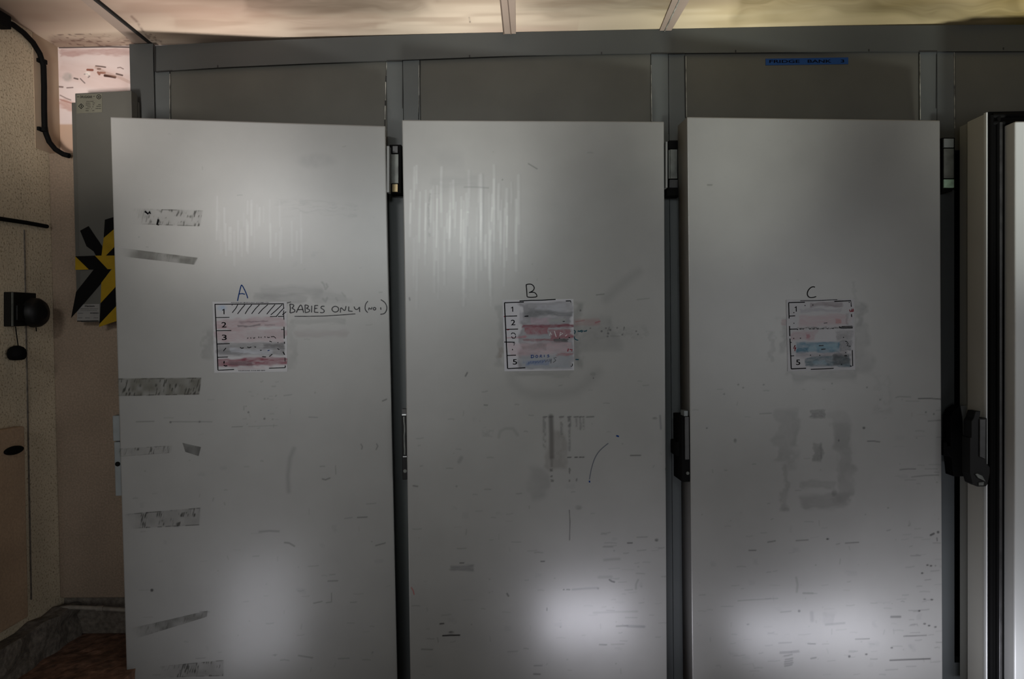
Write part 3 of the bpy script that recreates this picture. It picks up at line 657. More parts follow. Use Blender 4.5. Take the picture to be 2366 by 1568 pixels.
def paint_B(C):
    scuffs(C, [(950, 880, 1530, 1200, 40, 16, .45), (950, 1200, 1530, 1560, 70, 24, .45), (940, 300, 1520, 660, 8, 12, .3), (1380, 1230, 1535, 1480, 30, 30, .45)], 5)
    r = random.Random(8)
    for _ in range(46):      # dried runs of cleaning fluid
        x = r.choice([r.uniform(945, 1060), r.uniform(1060, 1200), r.uniform(1060, 1200)]); y = r.uniform(430, 560) if r.random() < .75 else r.uniform(380, 430)
        ln = r.uniform(50, 190); w = r.uniform(1.4, 3.6); pts = [(x, y)]
        for k in range(4): pts.append((pts[-1][0]+r.uniform(-1.2, .8), pts[-1][1]+ln/4))
        al = r.uniform(.06, .22)
        for sl in (slice(0, 5), slice(0, 4), slice(1, 4)): C.line(pts[sl], w, (.42, .43, .42), al, soft=4)
        C.line([(p[0]+w+1.5, p[1]) for p in pts], w, (.14, .14, .14), r.uniform(.08, .22), soft=3)
    for (x, y0, y1) in ((949, 440, 545), (984, 440, 560), (1010, 430, 600), (1040, 470, 580), (1066, 455, 590), (1082, 460, 520), (1112, 470, 560), (1137, 450, 540), (1172, 470, 600)):
        C.line([(x, y0), (x-1, (y0+y1)/2), (x-2, y1)], 3, (.46, .47, .46), .22, soft=3); C.line([(x, y0+30), (x-1, (y0+y1)/2), (x-1.6, y1-30)], 2.6, (.50, .51, .50), .3, soft=2.4)
    C.smear(1000, 345, 1060, 380, (.15, .15, .15), .25, soft=30, nx=40, ny=12, seed=3); C.smear(1020, 410, 1120, 440, (.13, .13, .13), .32, soft=24, nx=50, ny=8, seed=4)
    C.line([(1073, 432), (1100, 432), (1128, 434)], 2.4, (.09, .09, .09), .5, soft=2); C.line([(1221, 378), (1241, 390)], 1.6, DK, .65)
    C.line([(994, 448), (990, 480), (992, 545)], 3, (.09, .09, .09), .45, soft=3, rough=.35); C.dot(1161, 415, 1.6, DK, .5)
    C.line([(946, 688), (947, 693)], 2.5, DK, .9); C.line([(1378, 681), (1396, 679)], 1.8, DK, .6); C.line([(1472, 692), (1500, 689)], 1.6, DK, .35)
    g = (.085, .085, .085)
    C.line([(1475, 628), (1445, 650), (1420, 672), (1400, 690)], 12, g, .25, soft=14)
    C.smear(1325, 700, 1345, 850, g, .55, soft=16, nx=14, ny=20, seed=5); C.smear(1335, 740, 1420, 800, g, .33, soft=26, nx=40, ny=14, seed=6)
    C.smear(1145, 710, 1164, 845, g, .42, soft=14, nx=12, ny=20, seed=7); C.smear(1150, 800, 1164, 830, (.10, .07, .05), .6, soft=8, nx=8, ny=10, seed=8)
    C.smear(1328, 735, 1388, 752, (.19, .075, .08), .42, soft=8, nx=22, ny=5, seed=9); C.line([(1330, 743), (1350, 740)], 1.6, (.16, .03, .035), .6); C.line([(1376, 745), (1386, 742)], 3, (.18, .03, .045), .7)
    C.smear(1180, 856, 1320, 866, g, .35, soft=12, nx=40, ny=5, seed=10)
    C.line([(1180, 866), (1186, 884), (1205, 902), (1240, 912), (1290, 912), (1330, 903), (1352, 888), (1380, 860)], 12, g, .22, soft=18)
    for x, y in ((1364, 758), (1390, 765), (1400, 758), (1404, 777), (1426, 757), (1442, 757), (1438, 773), (1470, 765), (1474, 772), (1341, 717), (1371, 873), (1405, 770), (1410, 762)): C.dot(x, y, r.uniform(1, 2.2), DK, .85)
    C.line([(1408, 756), (1404, 765)], 2, DK, .5); C.line([(1442, 755), (1441, 762)], 1.6, DK, .7); C.line([(1402, 776), (1434, 776), (1440, 770)], 1.4, DK, .4, rough=.4)
    C.smear(1370, 750, 1500, 780, g, .2, soft=14, nx=14, ny=7, seed=12, thr=.35)
    C.blob(1370, 864, 9, 7, g, .5, 13)
    # rust runs under the card
    z = lambda x, y: (920+x/3.697, 850+y/3.697)
    C.line([z(1305, 415), z(1310, 560), z(1312, 760)], 8, (.045, .042, .040), .78, soft=5)
    C.line([z(1312, 760), z(1312, 840)], 5, DK, .45, soft=3, rough=.45); C.smear(1264, 990, 1300, 1080, (.10, .09, .08), .45, soft=16, nx=8, ny=60, seed=16)
    for x, y, w, h in ((1312, 870, 24, 26), (1312, 925, 20, 12), (1312, 960, 26, 20), (1462, 960, 20, 20), (1522, 950, 12, 26), (1462, 875, 12, 50)): C.smear(920+(x-w/2)/3.697, 850+(y-h/2)/3.697, 920+(x+w/2)/3.697, 850+(y+h/2)/3.697, DK, .8, soft=2, nx=4, ny=3, seed=17)
    for x, w in ((1305, 34), (1395, 34), (1462, 28), (1520, 34), (1556, 16), (1580, 12), (1640, 60), (1255, 30)): C.line([z(x-w/2, 418), z(x+w/2, 415)], 2, DK, .75, soft=1.5)
    for x, y1, w in ((1395, 560, 5), (1462, 490, 6), (1556, 520, 4), (1582, 520, 2.5), (1522, 520, 3), (1248, 680, 6), (1462, 700, 4)): C.line([z(x, 425), z(x+2, y1)], w, (.06, .06, .06), .5, soft=3, rough=.35)
    for x, w in ((1462, 28), (1520, 20), (1556, 16), (1580, 12)): C.line([z(x-w/2, 762), z(x+w/2, 761)], 2.2, DK, .85, soft=1)
    C.smear(1230, 1080, 1262, 1160, g, .3, soft=22, nx=16, ny=40, seed=18); C.blob(1337, 1172, 11, 7, g, .5, 19)
    C.smear(1112, 985, 1140, 1012, g, .28, soft=5, nx=7, ny=7, seed=20, thr=.3); C.line([z(860, 590), z(870, 540), z(920, 515), z(980, 515), z(1020, 570)], 4, g, .28, soft=4)
    C.line([z(520, 800), z(540, 765)], 6, g, .4, soft=4); C.line([(1315.5, 1178), (1317, 1205), (1316, 1247)], 1.4, DK, .8, soft=1)
    C.line([z(575, 68), z(590, 40)], 3, DK, .8); C.line([z(735, 316), z(762, 317)], 2, DK, .7); C.line([z(1985, 746), z(2070, 746)], 2.2, DK, .75)
    C.dot(1541, 1083, 3.2, DK, .9); C.line([(1525, 960), (1527, 990)], 2.5, (.06, .06, .07), .6, soft=2.5)
    C.line([z(130, 1005), z(165, 1010)], 3, DK, .6); C.blob(1513, 966, 8, 4, DK, .5, 22)
    z = lambda x, y: (920+x/3.697, 1200+y/3.697)
    C.line([z(382, 991), z(450, 986), z(524, 987)], 3, (.008, .008, .01), .98, soft=1); C.line([z(358, 890), z(388, 887)], 3, DK, .9); C.blob(1043, 1460, 9, 4, DK, .7, 23)
    C.smear(1040, 1305, 1092, 1320, (.08, .08, .085), .6, soft=6, nx=22, ny=4, seed=24); C.line([z(528, 370), z(560, 369)], 2.4, DK, .7)
    C.line([z(1805, 513), z(1825, 527), z(1846, 532)], 3.2, DK, .95); C.line([z(1490, 597), z(1600, 588), z(1700, 583)], 2.5, (.06, .06, .07), .55, soft=3)
    C.line([z(1440, 597), z(1465, 598)], 2.4, DK, .8); C.dot(*z(1415, 597), 1.7, DK, .9); C.dot(*z(1708, 587), 2, DK, .7)
    C.line([z(1865, 910), z(1960, 905)], 2.4, DK, .7, soft=2); C.line([z(1960, 910), z(2100, 914)], 4, (.08, .08, .09), .6, soft=3)
    C.line([z(1720, 1067), z(1780, 1068)], 2.4, DK, .75); C.line([z(1820, 1065), z(1930, 1062)], 2, DK, .35)
    C.line([z(1220, 356), z(1248, 356)], 2.4, DK, .8); C.line([z(2050, 515), z(2032, 550), z(2030, 590)], 2, DK, .4, soft=3); C.blob(1517, 1247, 6, 5, DK, .8, 25)
    C.line([z(1960, 199), z(1998, 199)], 2.5, DK, .8); C.line([z(930, 632), z(942, 652)], 3, DK, .7); C.line([z(1271, 755), z(1271, 775)], 2, DK, .85)
    C.line([z(112, 580), z(128, 605), z(136, 638)], 1.6, (.28, .02, .02), .85); C.line([z(1760, 345), z(1830, 338), z(1890, 336)], 3, DK, .3, soft=4); C.line([z(1715, 492), z(1820, 488)], 4, DK, .3, soft=4)
    C.line([z(200, 1107), z(292, 1109)], 2.2, DK, .5); C.line([z(1160, 1318), z(1210, 1320)], 3, DK, .55, soft=2); C.line([z(1670, 795), z(1860, 788), z(2040, 784)], 2.4, DK, .3, soft=3)
def paint_C(C):
    scuffs(C, [(1600, 880, 2170, 1200, 26, 14, .45), (1600, 1200, 2170, 1380, 40, 22, .45), (1600, 1380, 2170, 1560, 85, 28, .42), (2060, 900, 2172, 1120, 22, 34, .4), (2080, 1200, 2172, 1540, 40, 24, .5), (1600, 300, 2160, 660, 5, 10, .25)], 11)
    g = (.085, .085, .08)
    C.smear(1972, 650, 1978, 850, g, .3, soft=5, nx=8, ny=50, seed=1); C.smear(1974, 700, 1996, 760, g, .75, soft=14, nx=12, ny=16, seed=2)
    C.smear(1802, 735, 1820, 815, g, .85, soft=14, nx=8, ny=14, seed=3); C.smear(1808, 736, 1816, 752, (.12, .02, .03), .6, soft=5, nx=8, ny=8, seed=4); C.smear(1776, 765, 1788, 835, g, .45, soft=6, nx=8, ny=30, seed=5)
    C.smear(1975, 740, 2010, 860, g, .45, soft=20, nx=16, ny=24, seed=6); C.smear(1820, 856, 1990, 880, g, .6, soft=16, nx=50, ny=7, seed=7); C.smear(2010, 865, 2060, 960, g, .22, soft=20, nx=12, ny=10, seed=8, thr=.3)
    # ghost of something once fixed here
    z = lambda x, y: (1560+x/3.531, 850+y/3.531)
    d = (.10, .10, .095)
    C.smear(*z(820, 340), *z(1010, 640), d, .5, soft=14, nx=26, ny=30, seed=9); C.smear(*z(810, 640), *z(950, 760), d, .42, soft=14, nx=20, ny=20, seed=10)
    C.smear(*z(1270, 340), *z(1430, 640), d, .36, soft=14, nx=26, ny=26, seed=11); C.smear(*z(1300, 440), *z(1440, 1120), d, .42, soft=12, nx=20, ny=26, seed=12)
    C.smear(*z(870, 800), *z(920, 1160), d, .45, soft=10, nx=14, ny=26, seed=13); C.smear(*z(900, 660), *z(970, 820), d, .35, soft=14, nx=14, ny=16, seed=14)
    C.smear(*z(1050, 1030), *z(1420, 1140), d, .5, soft=12, nx=40, ny=12, seed=15, ang=-.06); C.smear(*z(870, 1125), *z(920, 1165), d, .45, soft=7, nx=10, ny=8, seed=16)
    C.smear(*z(1020, 920), *z(1310, 980), d, .38, soft=8, nx=20, ny=8, seed=17, ang=-.04); C.blob(*z(1300, 1020), 10, 12, DK, .4, 18)
    C.smear(*z(1102, 338), *z(1226, 410), (.055, .055, .05), .75, soft=3, nx=6, ny=5, seed=19); C.smear(*z(1130, 610), *z(1200, 760), (.07, .07, .065), .6, soft=5, nx=8, ny=12, seed=20); C.line([z(1188, 615), z(1192, 735)], 2.5, DK, .4, soft=3)
    C.blob(*z(1335, 590), 3, 4, DK, 1, 21); C.blob(*z(1540, 488), 4.5, 4, DK, 1, 22); C.blob(*z(490, 592), 5, 7, DK, .6, 23)
    C.line([z(1800, 240), z(1830, 232), z(1920, 236)], 2, DK, .45); C.line([z(1985, 249), z(2080, 247), z(2172, 254)], 2.2, DK, .85); C.line([z(1570, 597), z(1620, 595), z(1668, 602)], 2.2, DK, .7)
    C.line([z(690, 373), z(785, 368)], 2, DK, .5); C.line([z(1835, 829), z(1900, 822), z(1960, 822)], 2.2, DK, .55); C.line([z(1930, 888), z(2040, 876), z(2150, 872)], 2, DK, .45); C.line([z(2065, 432), z(2165, 426)], 2, DK, .5)
    for x, y in ((400, 212), (555, 160), (515, 135), (722, 136), (1280, 126), (1672, 257), (2045, 360), (2110, 375), (258, 490), (1565, 158)): C.dot(*z(x, y), 1.7, DK, .7)
    C.line([z(2085, 1362), z(2110, 1350)], 4, DK, .8); C.dot(*z(2145, 1338), 2.6, DK, .8); C.line([z(2135, 1385), z(2138, 1408)], 2.2, DK, .6); C.blob(*z(1244, 1394), 5, 3, DK, 1, 24)
    z = lambda x, y: (1580+x/3.64, 1180+y/3.64)
    C.line([z(455, 755), z(600, 745), z(790, 735)], 1.8, DK, .45); C.line([z(1735, 1255), z(1880, 1249), z(2070, 1242)], 2.6, DK, .8, soft=1.6); C.line([z(1850, 1053), z(2040, 1045)], 2, DK, .6)
    for k, (x0, x1, y) in enumerate(((810, 965, 1180), (810, 970, 1190), (845, 910, 1212), (855, 915, 1243), (850, 912, 1262), (848, 916, 1280), (850, 908, 1297))): C.line([z(x0, y+6), z((x0+x1)/2, y+2), z(x1, y-6)], 2.6 if k > 1 else 2, DK, .65, soft=1.6)
    C.line([z(800, 1110), z(905, 1105)], 2.2, DK, .6); C.line([z(1045, 1115), z(1105, 1118)], 2.6, DK, .7); C.line([z(1445, 1077), z(1560, 1074)], 2.2, DK, .6); C.line([z(1745, 890), z(1820, 889)], 4, DK, .65, soft=2)
    C.dot(*z(970, 841), 2.6, DK, 1); C.dot(*z(1392, 1223), 2.4, DK, 1); C.line([z(1070, 1240), z(1110, 1233)], 3, DK, .65); C.line([z(1075, 855), z(1080, 920)], 6, (.08, .08, .085), .5, soft=4); C.line([z(1195, 955), z(1350, 942)], 3, (.07, .07, .075), .5, soft=3)
    C.smear(*z(1185, 860), *z(1260, 950), (.12, .12, .12), .35, soft=8, nx=10, ny=10, seed=30); C.line([z(1360, 270), z(1470, 264)], 2, DK, .6); C.line([z(945, 249), z(1045, 244)], 2, DK, .6); C.line([z(707, 262), z(768, 252)], 2.4, DK, .6); C.line([z(548, 331), z(606, 331)], 2.2, DK, .65)
    C.line([z(945, 560), z(957, 620), z(950, 680)], 3, DK, .35, soft=3); C.line([z(1005, 691), z(1085, 692)], 3, DK, .5, soft=2); C.line([z(815, 850), z(900, 843)], 2.4, DK, .5)
    for x, y in ((2025, 742), (2085, 745), (1980, 840), (2025, 948), (2063, 963), (2115, 975), (2078, 461), (2050, 455), (2005, 523), (540, 953), (1748, 1150), (1535, 1205)): C.blob(*z(x, y), 4.5, 3, DK, .95, 31)
    C.line([(1635, 427), (1645, 427)], 2, DK, .6)

DA = make_door(cabA, 'A', (255, 270), (890, 291), (293, 1568), (918, 1568), 9, paint_A)
DB = make_door(cabB, 'B', (929, 277), (1534, 281), (948, 1568), (1541, 1568), 3.7, paint_B)
DC = make_door(cabC, 'C', (1588, 270), (2172, 278), (1600, 1568), (2178, 1568), 4.6, paint_C)
DA['o']['label'] = 'door marked A'; DB['o']['label'] = 'door marked B'; DC['o']['label'] = 'door marked C'

# tape residue and other patches stuck on the doors
def decal(D, name, q, lift, res, fn, parent=None):
    P = bil([D['on'](*p, lift) for p in q], res[0], res[1]); X_, Y_ = projn(P); C = Canvas(X_, Y_)
    u = np.linspace(0, 1, res[0])[None]*np.ones((res[1], 1)); v = np.linspace(0, 1, res[1])[:, None]*np.ones((1, res[0]))
    fn(C, u, v); return grid_mesh(name, P, C.rgb, C.a, None, [M['decal']], D['o'])
def residue(base, streak, seed, left=.15, tone=(.082, .081, .070)):
    def fn(C, u, v):
        e = sst(0, left, u)*(1-sst(.975, 1, u))*sst(0, .06, v)*(1-sst(.94, 1, v))
        n = vnoise(C.x, C.y, 14, seed)
        C.over(e*base*.62*(.4+.9*n), tone)
        st = sst(.52, .85, vnoise(C.x+C.y*.25, C.y*.2, 2.0, seed+1))*sst(.35, .7, vnoise(C.x, C.y, 11, seed+2))
        C.over(e*streak*st, (.03, .03, .025))
        C.over(((v < .08) | (v > .93))*e*streak*.7*sst(.35, .6, vnoise(C.x, C.y, 9, seed+3)), (.03, .03, .025))
    return fn
decal(DA, 'tape_residue', [(296, 480), (471, 485), (296, 518), (463, 524)], .0004, (180, 60), residue(.18, .55, 50, .5))
decal(DA, 'tape_residue', [(272, 571), (459, 595), (276, 592), (450, 612)], .0004, (180, 40), residue(.75, .15, 53, .35))
decal(DA, 'tape_residue', [(267, 873), (467, 871), (270, 916), (462, 912)], .0004, (200, 60), residue(.75, .75, 56, .05, (.11, .105, .08)))
decal(DA, 'tape_residue', [(272, 1036), (400, 1028), (274, 1055), (396, 1046)], .0004, (130, 40), residue(.12, .5, 59, .05))
decal(DA, 'tape_residue', [(421, 1022), (465, 1032), (428, 1044), (459, 1054)], .0005, (60, 40), residue(.9, .15, 61, .02, (.075, .075, .07)))
decal(DA, 'tape_residue', [(280, 1187), (465, 1171), (300, 1222), (462, 1214)], .0004, (190, 60), residue(.28, .65, 63, .25))
decal(DA, 'tape_residue', [(296, 1452), (482, 1409), (312, 1476), (480, 1424)], .0004, (190, 50), residue(.6, .25, 66, .3))
decal(DA, 'tape_residue', [(350, 1540), (518, 1523), (350, 1566), (519, 1562)], .0004, (180, 50), residue(.3, .6, 69, .55))
for (q, w) in (([(335, 488), (342, 494), (346, 489), (347, 494)], 4), ([(364, 507), (366, 508), (363, 519), (367, 519)], 4)):
    b = MB(); b.ribbon([DA['on'](*p) for p in q], w*.0014, DA['n'], lift=.0008); b.build('tape_fleck', M['ink'], DA['o'])

# marker writing
def chaikin(q, it=2):
    if len(q) < 4: return q
    for _ in range(it):
        r = [q[0]]
        for a, c in zip(q[:-1], q[1:]):
            r += [(a[0]*.75+c[0]*.25, a[1]*.75+c[1]*.25), (a[0]*.25+c[0]*.75, a[1]*.25+c[1]*.75)]
        q = r+[q[-1]]
    return q
def strokes(D, name, segs, w, m, label=None, lift=.0008):
    b = MB()
    for q in segs:
        q = chaikin(q)
        P = []
        for i in range(len(q)-1):
            for t_ in np.linspace(0, 1, 5)[:-1]: P.append((q[i][0]*(1-t_)+q[i+1][0]*t_, q[i][1]*(1-t_)+q[i+1][1]*t_))
        P.append(q[-1]); b.ribbon([D['on'](*p) for p in P], w*.00142, D['n'], lift=lift)
    return b.build(name, m, D['o'], label=label)
def zt(ox, oy, s): return lambda L: [(ox+x/s, oy+y/s) for x, y in L]
za = zt(480, 640, 5.377); zb_ = zt(1130, 640, 6.395); zc_ = zt(1760, 640, 6.535)
def arc(cx, cy, rx, ry, a0, a1, n=14): return [(cx+rx*math.cos(math.radians(a0+(a1-a0)*k/n)), cy+ry*math.sin(math.radians(a0+(a1-a0)*k/n))) for k in range(n+1)]
strokes(DA, 'marker_letter', [za([(370, 295), (390, 200), (415, 100), (425, 98), (455, 150), (485, 220), (497, 262)]), za([(383, 210), (430, 205), (462, 212)])], 2.1, M['blue'], 'blue handwritten letter A')
strokes(DB, 'marker_letter', [zb_([(548, 108), (556, 200), (562, 290)]), zb_([(548, 112), (590, 100), (635, 108), (665, 140), (668, 175), (640, 210), (580, 232), (620, 222), (670, 225), (700, 250), (708, 290)]), zb_([(562, 290), (600, 299), (650, 298), (690, 293), (706, 285)])], 2.1, M['ink'], 'black handwritten letter B')
strokes(DC, 'marker_letter', [zc_([(803, 152), (780, 143), (745, 152), (705, 190), (686, 240), (692, 280), (720, 308), (770, 310), (822, 292)])], 2.1, M['ink'], 'black handwritten letter C')
lt = []
lt += [[(1020, 335), (1026, 390), (1022, 445)], [(1020, 335), (1065, 340), (1072, 362), (1040, 385), (1085, 405), (1080, 432), (1025, 446)]]
lt += [[(1100, 440), (1125, 385), (1150, 345), (1165, 350), (1180, 400), (1192, 440)], [(1118, 405), (1180, 400)]]
lt += [[(1208, 345), (1212, 440)], [(1208, 345), (1250, 352), (1252, 372), (1220, 388), (1268, 402), (1262, 430), (1212, 442)]]
lt += [[(1292, 355), (1290, 438)], [(1330, 350), (1325, 435)], [(1330, 352), (1372, 352)], [(1327, 390), (1362, 386)], [(1325, 436), (1375, 438)]]
lt += [[(1450, 362), (1415, 360), (1402, 385), (1440, 402), (1452, 428), (1425, 445), (1395, 438)]]
lt += [arc(1585, 398, 42, 36, 200, 560), [(1648, 440), (1650, 365), (1705, 430), (1718, 360)], [(1752, 365), (1750, 420), (1800, 425)], [(1818, 365), (1830, 400), (1865, 402), (1888, 362), (1885, 420), (1890, 432)], [(1990, 298), (1962, 330), (1952, 380), (1962, 415), (1988, 440)],
       [(2000, 410), (2002, 375), (2030, 405), (2042, 372)], arc(2072, 392, 16, 16, 180, 540), [(2148, 375), (2152, 405)], [(2150, 280), (2200, 310), (2225, 360), (2225, 410), (2195, 455), (2145, 462)]]
strokes(DA, 'marker_writing', [za(q) for q in lt], 2.1, M['faded'], 'faded handwriting reading BABIES ONLY (NO 1)')
strokes(DA, 'marker_underline', [za([(1080, 487), (1300, 486), (1500, 480), (1700, 466), (1835, 456)])], 1.8, M['faded'])
strokes(DA, 'marker_line', [za([(985, 322), (1035, 306)])], 1.3, M['ink'])
strokes(DB, 'marker_writing', [zb_([(1255, 780), (1275, 800), (1262, 840)]), zb_([(1262, 875), (1258, 905), (1285, 925), (1318, 932)]), zb_([(1310, 805), (1320, 790), (1335, 808), (1345, 790)]), zb_(arc(1368, 797, 14, 12, 0, 360)), zb_([(1395, 790), (1410, 806), (1422, 790), (1432, 805), (1444, 778)])], 1.8, M['teal'])
strokes(DB, 'marker_line', [[(920+x/3.697, 850+y/3.697) for x, y in ((1795, 642), (1740, 685), (1700, 730), (1670, 790), (1650, 860), (1640, 915), (1634, 950))]], 1.7, mat('slate_marker', (.05, .06, .08), rough=.6), 'thin curved slate-blue marker line')
strokes(DB, 'marker_dot', [[(1361.5, 1110), (1362.5, 1114)]], 3.4, M['blue']); strokes(DB, 'marker_dot', [[(1424, 1006), (1430, 1008)]], 3.4, M['blue'])
strokes(DB, 'marker_dash', [zb_([(1275, 1215), (1325, 1217)])], 2.2, M['teal'], 'short teal dash')

# status cards
def card(D, q, paint, draw, label):
    cor = [D['on'](*p, .0012) for p in (q[0], q[1], q[2], q[3])]     # tl tr bl br
    N = 230; P = bil(cor, N, N)
    u = np.linspace(0, 1, N)[None]*np.ones((N, 1)); v = np.linspace(0, 1, N)[:, None]*np.ones((1, N))
    C = Canvas(u*1000, v*1000); paint(C)
    e = [cor[0], cor[1], cor[3], cor[2]]; bk = [p-D['n']*.001 for p in e]
    o = grid_mesh('status_card', P, C.rgb, C.a, (e+bk, [(0, 4, 5, 1), (1, 5, 6, 2), (2, 6, 7, 3), (3, 7, 4, 0)], [0]*4), [M['card']], D['o'], label=label)
    def at(x, y, lift=.0004):
        x /= 1000; y /= 1000
        return (cor[0]*(1-x)+cor[1]*x)*(1-y)+(cor[2]*(1-x)+cor[3]*x)*y + D['n']*lift
    b = MB(); draw(b, at, D['n'])
    # print, pen and smears belong to the card
    me = bpy.data.meshes.new('card_print'); me.from_pydata(b.v, [], b.f)
    mats = [M['ink'], M['blue'], M['red'], M['white_ink'], M['faded']]
    for m in mats: me.materials.append(m)
    me.polygons.foreach_set('material_index', b.m); me.update()
    put('card_print', me, D['o'])
    return o
def rib(b, at, n, q, w, mi=0): b.ribbon([at(*p) for p in q], w*.00024, n, mi, .0)
def digit(b, at, s, x, y, mi=0, hh=80, ww=55):
    if s == '1':
        v = (at(1, 0)-at(0, 0)); nn = np.cross(at(0, 1)-at(0, 0), v); nn /= np.linalg.norm(nn); nn = -nn if nn[1] > 0 else nn
        rib(b, at, nn, [(x+4, y-hh/2), (x+4, y+hh/2)], 13, mi); rib(b, at, nn, [(x+6, y-hh/2+3), (x-6, y-hh/2+14), (x-20, y-hh/2+18)], 10, mi); return
    add_text(b, s, lambda a, c: tuple(at(a, c)), x-ww/2*(.55 if s == '1' else 1), x+ww/2*(.55 if s == '1' else 1), y+hh/2, hh, mi, .012)
def partial(b, at, n, x, y, k, w=8, mi=0):   # what is left of a rubbed-out numeral
    for q in k: rib(b, at, n, [(x+a, y+c) for a, c in q], w, mi)
PK = (.30, .19, .205); GR = (.15, .15, .155); RD = (.16, .03, .05); BL = (.10, .20, .28); LB = (.34, .36, .40)
def pA(C):
    s = lambda x: (x-60)/.925; t_ = lambda y: (y-300)/.89
    C.smear(0, 0, 1000, 1000, (.45, .45, .47), .35, soft=20, nx=120, ny=90, seed=1)
    C.blob(s(175), t_(380), 90, 60, (.22, .32, .45), .6, 2)
    C.smear(s(60), t_(505), s(985), t_(640), PK, .62, soft=50, nx=160, ny=26, seed=3); C.smear(s(120), t_(600), s(240), t_(650), PK, .6, soft=30, nx=60, ny=20, seed=4)
    C.smear(s(380), t_(540), s(760), t_(560), (.12, .08, .10), .7, soft=24, nx=120, ny=10, seed=5, ang=-.07); C.smear(s(360), t_(596), s(640), t_(618), (.08, .07, .08), .75, soft=22, nx=100, ny=9, seed=6, ang=-.08); C.smear(s(700), t_(590), s(830), t_(604), (.1, .08, .09), .6, soft=14, nx=60, ny=9, seed=7)
    C.smear(s(110), t_(670), s(960), t_(810), PK, .55, soft=50, nx=140, ny=30, seed=8); C.smear(s(440), t_(670), s(960), t_(760), (.30, .27, .28), .5, soft=40, nx=50, ny=30, seed=9)
    C.smear(s(100), t_(800), s(970), t_(990), GR, .8, soft=50, nx=150, ny=24, seed=10); C.smear(s(270), t_(890), s(800), t_(950), (.40, .42, .47), .6, soft=40, nx=90, ny=16, seed=11)
    C.smear(s(650), t_(820), s(970), t_(900), (.07, .065, .07), .65, soft=40, nx=60, ny=18, seed=12); C.smear(s(110), t_(900), s(400), t_(960), (.12, .12, .13), .5, soft=36, nx=90, ny=12, seed=13, ang=.12)
    C.smear(s(110), t_(1005), s(975), t_(1110), RD, .92, soft=36, nx=140, ny=26, seed=14); C.smear(s(250), t_(1040), s(560), t_(1100), (.09, .05, .06), .8, soft=44, nx=80, ny=20, seed=15); C.smear(s(350), t_(1110), s(700), t_(1150), PK, .4, soft=30, nx=80, ny=20, seed=16)
    C.smear(s(560), t_(1110), s(920), t_(1150), (.45, .43, .44), .5, soft=24, nx=80, ny=20, seed=17)
def dA(b, at, n):
    S = lambda L: [((x-60)/.925, (y-300)/.89) for x, y in L]
    R = lambda L, w=10, mi=0: rib(b, at, n, S(L), w, mi)
    R([(90, 332), (100, 740), (108, 1158)], 13); R([(85, 334), (945, 330)], 12); R([(940, 330), (943, 385)], 10); R([(945, 415), (940, 440), (946, 530)], 10); R([(946, 620), (948, 770)], 13); R([(950, 810), (952, 835)], 12); R([(930, 935), (952, 975)], 14); R([(955, 1010), (956, 1060)], 9); R([(958, 1110), (958, 1138)], 12)
    R([(108, 1158), (310, 1152)], 11); R([(750, 1142), (958, 1138)], 11); R([(100, 498), (265, 497)], 10); R([(100, 663), (285, 662)], 11); R([(104, 829), (262, 827)], 11); R([(108, 995), (235, 993)], 11)
    R([(770, 492), (850, 490)], 9); R([(870, 490), (940, 490)], 11); R([(910, 655), (945, 653)], 9)
    for q in ([(370, 340), (345, 385), (300, 440)], [(300, 340), (302, 350)], [(460, 340), (420, 385), (365, 455)], [(545, 340), (500, 390), (460, 455)], [(640, 340), (590, 390), (540, 455)], [(745, 340), (680, 395), (625, 455)], [(835, 340), (780, 400), (730, 460)], [(925, 340), (850, 410), (780, 470)], [(950, 380), (900, 430), (845, 495)], [(975, 430), (925, 470)]): R(q, 11)
    for sx, y in (('1', 425), ('2', 590), ('3', 748)): digit(b, at, sx, (195-60)/.925, (y-300)/.89, 0, 76, 66)
    R([(180, 920), (195, 900), (215, 880)], 11); R([(188, 1045), (184, 1075)], 16); R([(180, 1095), (200, 1106), (225, 1104)], 14)
    for q in ([(480, 765), (495, 755)], [(525, 752), (528, 765)], [(555, 755), (565, 762), (580, 752)], [(625, 742), (630, 760)], [(655, 745), (655, 760)], [(700, 740), (708, 755)], [(735, 745), (740, 755), (765, 752)], [(780, 745), (815, 742), (842, 765)]): R(q, 10)
    for q in ([(390, 875), (410, 888), (435, 880)], [(480, 870), (500, 880), (530, 872)], [(570, 870), (590, 875)], [(760, 800), (790, 810)], [(865, 815), (870, 825)], [(665, 995), (715, 998)], [(755, 995), (795, 965)], [(860, 895), (885, 910)], [(640, 915), (660, 915)], [(735, 920), (760, 915)]): R(q, 11, 0 if q[0][1] != 920 else 1)
    add_text(b, 'ADVANCED MORTUARY SYSTEMS LTD', lambda a, c: tuple(at(a, c)), (285-60)/.925, (755-60)/.925, 24, 15, 0, .012)
    add_text(b, 'TELEPHONE: 01925 800 2800', lambda a, c: tuple(at(a, c)), (360-60)/.925, (700-60)/.925, 983, 14, 0, .012)
